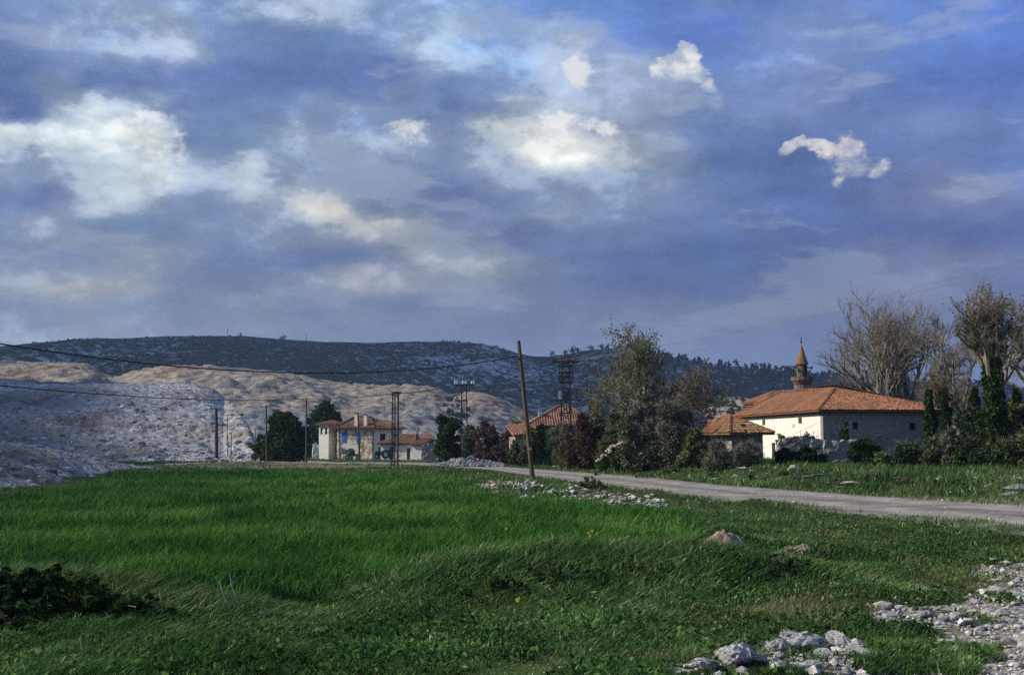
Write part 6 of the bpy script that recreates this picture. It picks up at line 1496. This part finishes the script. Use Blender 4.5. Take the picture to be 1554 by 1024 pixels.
# collapsed stone wall before the cypress
for i in range(44):
    px = RK.uniform(656, 758); Y = RK.uniform(112, 122); x = xat(px, 690, Y); h = max(0, 1 - abs(px - 712) / 52) * 1.0
    s = float(RK.uniform(0.3, 0.75)); stone(GREY_ROCKS + FAR_ROCKS[:2], x, Y, tz(x, Y) + s * .25 + RK.uniform(0, 1) * h, s, 'grey stone tumbled in the low collapsed wall before the round-topped evergreen', 'stones of the collapsed wall')
P = []
for i in range(700):
    px = RK.uniform(652, 765); Y = RK.uniform(111, 123); h = max(0, 1 - abs(px - 712) / 58) * (1 - abs(Y - 117) / 7) * 1.1; x = xat(px, 690, Y); P.append((x, Y, tz(x, Y) + h * RK.uniform(.7, 1)))
s = RK.uniform(0.08, 0.3, 700); tag(blobs(np.array(P), np.stack([s * 1.2, s, s * .7], 1), RK, jit=0.35).build('wall_rubble', MT['grey_stone']), kind='stuff')
# leaning pale stack by the mid-green bush: a broken wall end, in profile
for i in range(16):
    f = i / 15; px, py = 908 + 34 * f + RK.uniform(-2.5, 2.5), 698 - 27 * f ** 0.8 + RK.uniform(-2, 2.5); x, y, z = dp(px, py, 83.5 + 1.0 * f + RK.uniform(-.3, .3))
    q = RK.uniform(0.35, 0.95); stone(WARM_ROCKS, x, y, z, (q, q * 0.8, q * RK.uniform(.5, .9)), 'pale yellowish stone in the diagonal stack rising before the mid-green bush', 'stones of the diagonal stack')
# boulders that can be told apart, each where the photo has it
B_ = [(965,701,1.25,.75,GREY_ROCKS,'smooth bluish-grey boulder in the bank grass below the twiggy bushes'), (1014,704,1.1,.7,WARM_ROCKS,'cream boulder with arched top right of the bluish-grey boulder'),
      (1033,699,1.3,.4,WARM_ROCKS,'low cream slab beside the arched cream boulder'), (1042,697,.7,.35,FAR_ROCKS,'small white stone above the cream slab'),
      (1084,731,.55,.55,WARM_ROCKS,'single round yellowish stone at the far kerb of the road'), (1127,713,1.1,.4,FAR_ROCKS,'long white slab on the bank below the stone hut'),
      (1141,716,.5,.3,FAR_ROCKS,'small pale stone right of the long white slab'), (1090,712,.5,.3,FAR_ROCKS,'small pale stone on the bank below the hut corner'),
      (1177,713,.5,.4,FAR_ROCKS,'small rounded pale stone left of the bright white boulder'), (1203,717,1.1,.9,FAR_ROCKS,'bright white boulder standing below the cream mosque wall'),
      (1208,728,.9,.5,GREY_ROCKS,'grey stone under the bright white boulder'), (1228,728,1.4,.55,GREY_ROCKS,'broad ribbed grey rock right of the bright white boulder'),
      (1246,725,1.2,.5,GREY_ROCKS,'flat grey rock upslope at the end of the ribbed rock'), (1262,735,.9,.35,GREY_ROCKS,'low grey stone between the ribbed rock and the white slab'),
      (1288,736,1.5,.4,FAR_ROCKS,'long pale slab lying on the verge below the mosque front'), (1276,741,.8,.3,GREY_ROCKS,'small flat grey stone under the long pale slab'),
      (1327,728,.5,.35,FAR_ROCKS,'small pale stone right of the long verge slab'), (1362,730,1.0,.4,GREY_ROCKS,'grey stone in the verge below the dark doorway bush'),
      (1545,743,2.0,.6,GREY_ROCKS,'wide grey rock on the verge at the right edge'), (1530,752,.9,.4,GREY_ROCKS,'small grey rock below the wide rock at the right edge'),
      (1443,750,.35,.25,FAR_ROCKS,'tiny pale stone on the verge left of the wide grey rock'), (842,710,1.1,.5,FAR_ROCKS,'white block lying between road and red-brown bushes'),
      (866,706,.8,.3,FAR_ROCKS,'small flat white stone right of the white block'), (868,714,.4,.25,FAR_ROCKS,'tiny pale stone below the flat white stone'),
      (1023,718,.35,.25,FAR_ROCKS,'tiny white stone on the bank under the cream slab'), (1455,813,.30,.28,FAR_ROCKS,'round white stone alone in the grass by the near road edge'),
      (1242,791,.35,.15,FAR_ROCKS,'flat white stone in the grass strip near the road bend'), (1216,790,.2,.12,FAR_ROCKS,'tiny white stone left of the flat white stone by the bend'),
      (1060,766,.35,.25,FAR_ROCKS,'pale stone at the end of the rubble heaps'), (1078,764,.25,.2,FAR_ROCKS,'smaller pale stone after the last rubble heap'),
      (1023,915,.24,.13,FAR_ROCKS,'small pale stone in the dark weeds in the middle foreground'), (990,921,.18,.1,WARM_ROCKS,'small buff stone left of the pale stone in the dark weeds'),
      (750,958,.22,.12,WARM_ROCKS,'small buff stone deep in the foreground weeds'), (484,988,.18,.08,FAR_ROCKS,'flat white stone low in the foreground weeds at left'),
      (620,914,.35,.08,WARM_ROCKS,'bare brownish stone at the near edge of the crop'), (655,700,.8,.4,GREY_ROCKS,'grey stone in the grass before the collapsed wall'),
      (718,706,1.0,.3,GREY_ROCKS,'flat grey slab in the grass where the road begins'), (1325,937,.2,.14,FAR_ROCKS,'small white stone left of the verge rocks in the grass')]
for px, py, w, h, ms, lab in B_:
    x, y, z = gpt(px, py); stone(ms, x, y, z + h * 0.28, (w, w * 0.7, h * 1.1), lab, name='boulder' if w > 0.7 else 'stone', cat='boulder' if w > .7 else 'stone', rot=(0, 0, RK.uniform(-.4, .4)))
for i in range(30):
    px = RK.uniform(940, 1554); f = (px - 940) / 614; py = RK.uniform(703, 722) + 24 * f; x, y, z = gpt(px, py); q = float(RK.uniform(0.18, 0.5))
    stone(FAR_ROCKS if i % 3 else GREY_ROCKS, x, y, z + q * 0.15, (q * 1.3, q, q * 0.8), 'small pale stone strewn in the grass of the far road bank', 'small stones strewn on the far bank')
# near rocks at the bottom edge
N_ = [(1120,1010,.55,.36,'jagged pale rock with sharp crest at the bottom edge'), (1075,1018,.36,.22,'cracked grey rock left of the jagged crest rock'), (1040,1026,.28,.13,'low rounded pebble-like rock at the left end of the rock row'),
      (1215,985,.60,.34,'large grey lumpy rock in the middle of the near rock row'), (1180,992,.30,.26,'whitish rock fused to the left of the large lumpy rock'), (1268,984,.44,.34,'bright white rock with pointed top at the right of the rock row'),
      (1250,1000,.26,.2,'grey stone between the lumpy rock and the white pointed rock'), (1300,996,.36,.2,'grey shelving rock right of the white pointed rock'), (1150,1004,.34,.12,'thin tilted slab between jagged and lumpy rocks'),
      (1180,1014,.26,.15,'smooth white oval stone under the tilted slab'), (1330,1000,.22,.12,'small grey rock trailing off right of the row'), (1130,1024,.24,.14,'small pale rock under the jagged crest rock'),
      (1090,1030,.3,.14,'flat pale rock cut by the bottom edge'), (1232,1012,.22,.12,'small dark grey stone below the lumpy rock'), (1405,936,.32,.20,'white angular rock on the verge at right'),
      (1432,940,.26,.18,'pale rock right of the white angular verge rock'), (1512,900,.40,.28,'big white rock high on the gravel verge at the right edge'), (1540,905,.26,.18,'white rock beside the big white verge rock'),
      (1480,915,.30,.14,'flat pale rock left of the big white verge rock'), (1460,932,.24,.13,'small pale rock below the flat verge rock'), (1500,930,.3,.15,'pale rock under the big white verge rock'),
      (1530,935,.3,.14,'greyish flat rock at the right edge below the white rocks'), (1545,880,.24,.12,'small pale rock at the right edge above the big white rock'), (1490,955,.24,.12,'pale stone in the gravel near the right edge'),
      (1335,940,.18,.1,'little white stone at the left tip of the gravel verge'), (1378,945,.2,.1,'little pale stone left of the white angular verge rock')]
for px, py, w, h, lab in N_:
    k_ = 1.4 if px < 1340 else 1.0; w *= k_; h *= k_ * 0.72; x, y, z = gpt(px, py); stone(NEAR_ROCKS, x, y, z + h * 0.30, (w, w * 0.75, h * 1.25), lab, name='rock', cat='rock', rot=(RK.uniform(-.15, .15), RK.uniform(-.2, .2), RK.uniform(0, 6.28)))
# loose gravel: uncountable
def gravel():
    n = 30000; d = np.exp(RK.uniform(math.log(10), math.log(40), n)); a = np.radians(RK.uniform(3, 31, n)); x, y = d * np.sin(a), d * np.cos(a)
    px, py = to_px(x, y); k = edge_mask(x, y, GRAVEL_PX, 30, 4) | (edge_mask(x, y, [(a_ - 90 * (a_ < 1540), b_ - 14) for a_, b_ in GRAVEL_PX], 40, 8) & (RK.random(n) < 0.10)) | ((edge_mask(x, y, [(1000,1030),(1030,1008),(1180,965),(1330,975),(1360,1000),(1280,1040)], 12, 9)) & (RK.random(n) < 0.5))
    x, y = x[k], y[k]; n = len(x); cl = fbm(x, y, 1.0, 3, 15)
    s = np.clip(RK.pareto(2.6, n) * 0.012 + 0.012, 0.01, 0.09) * (1 + 0.6 * np.clip(cl, -.5, 1))
    tag(blobs(np.stack([x, y, terrain(x, y) + s * 0.35], 1), np.stack([s * 1.3, s, s * .65], 1), RK, jit=0.5).build('gravel', noisy('mixed_gravel', [(0.22,0.20,0.17), (0.38,0.35,0.31), (0.60,0.58,0.54)], 9.0, space='World', rndamt=0.4)), kind='stuff')
    n = 5000; i = RK.integers(0, 89, n); t = RK.uniform(0.02, 0.98, n)[:, None]; f = RK.random(n)[:, None]
    P = (RFs[i] * (1 - f) + RFs[i + 1] * f) * (1 - t) + (RNs[i] * (1 - f) + RNs[i + 1] * f) * t; s = np.clip(RK.pareto(3, n) * 0.012 + 0.012, 0.01, 0.06)
    tag(blobs(np.stack([P[:, 0], P[:, 1], terrain(P[:, 0], P[:, 1]) + 0.05], 1), np.stack([s * 1.2, s, s * .7], 1), RK, jit=0.3).build('road_pebbles', MT['limestone']), kind='stuff')
gravel()
# heap of dug earth beside the crop
def earth_mound(label, px, py, w, h, seed):
    x, y, z = gpt(px, py); n = 42; b = MB(); u = np.linspace(-1, 1, n); X, Y = np.meshgrid(u, u); R = np.sqrt(X**2 + Y**2)
    Z = h * np.clip(1 - R ** 1.6, -0.12, 1) * (1 + 0.5 * fbm(X, Y, 0.5, 4, seed)) + 0.07 * fbm(X, Y, 0.14, 3, seed + 1) * (R < 1.02)
    X2 = X * w * (1 + 0.15 * fbm(X, Y, 0.7, 2, seed + 2)); i = np.arange(n - 1)[:, None] * n; j = np.arange(n - 1)[None]
    b.add(np.stack([X2, Y * w * 0.75, Z - 0.05], -1).reshape(-1, 3), np.stack([i+j, i+j+1, i+n+j+1, i+n+j], -1).reshape(-1, 4)); o = b.build('earth_mound', MT['earth'], smooth=True, loc=(x, y, z)); tag(o, label, 'mound')
earth_mound('pinkish-buff heap of dug earth at the right end of the crop', 1098, 836, 0.62, 0.42, 5)
earth_mound('smaller brown earth heap half covered by weeds right of the buff heap', 1212, 836, 0.55, 0.18, 6)
# dry stalks and flowers
for px, py, top, lab in ((352, 938, (333, 880), 'leaning pale dead stalk in the crop edge, left one of the pair'), (366, 940, (348, 868), 'leaning pale dead stalk in the crop edge, right one of the pair')):
    x, y, z = gpt(px, py); p = np.array(dp(top[0], top[1], y)) - (x, y, z); b = MB(); b.tube([(0, 0, -.05), p * .35 + [0.015, 0, 0], p * .7 - [0.01, 0, 0], p], [0.014, 0.012, 0.012, 0.008], 6)
    t = thing('dead_stalk', lab, 'stalk', (x, y, z)); b.build('stem', MT['dry_stalk'], t)
    b = MB(); b.tube([p * .72, p * .76 + [0.05, 0, 0.04], p * .8 + [0.09, 0, 0.03]], [0.008, 0.007, 0.005], 5); b.build('side_shoot', MT['dry_stalk'], t)
for i, (px, py) in enumerate([(893,826),(899,822),(905,828),(895,832),(768,818),(785,944)]):
    x, y, z = gpt(px, py + 6); h = 0.32; t = thing('yellow_flower', 'small yellow flower head standing out of the crop' if i < 5 else 'single yellow-green flower in the dark foreground weeds', 'flower', (x, y, z), 0, 'yellow flowers in the crop' if i < 5 else None)
    b = MB(); b.tube([(0, 0, 0), (0.01, 0, h)], 0.004, 5); b.build('stem', MT['crop'], t)
    b = MB()
    for k in range(9):
        a = k * 2.4; b.lathe((0.01 + 0.02*math.cos(a), 0.02*math.sin(a), h + 0.006 * k), [(0.003, 0), (0.012, 0.007), (0.009, 0.015), (0.002, 0.02)], 6)
    b.build('blossom', MT['flower'], t)
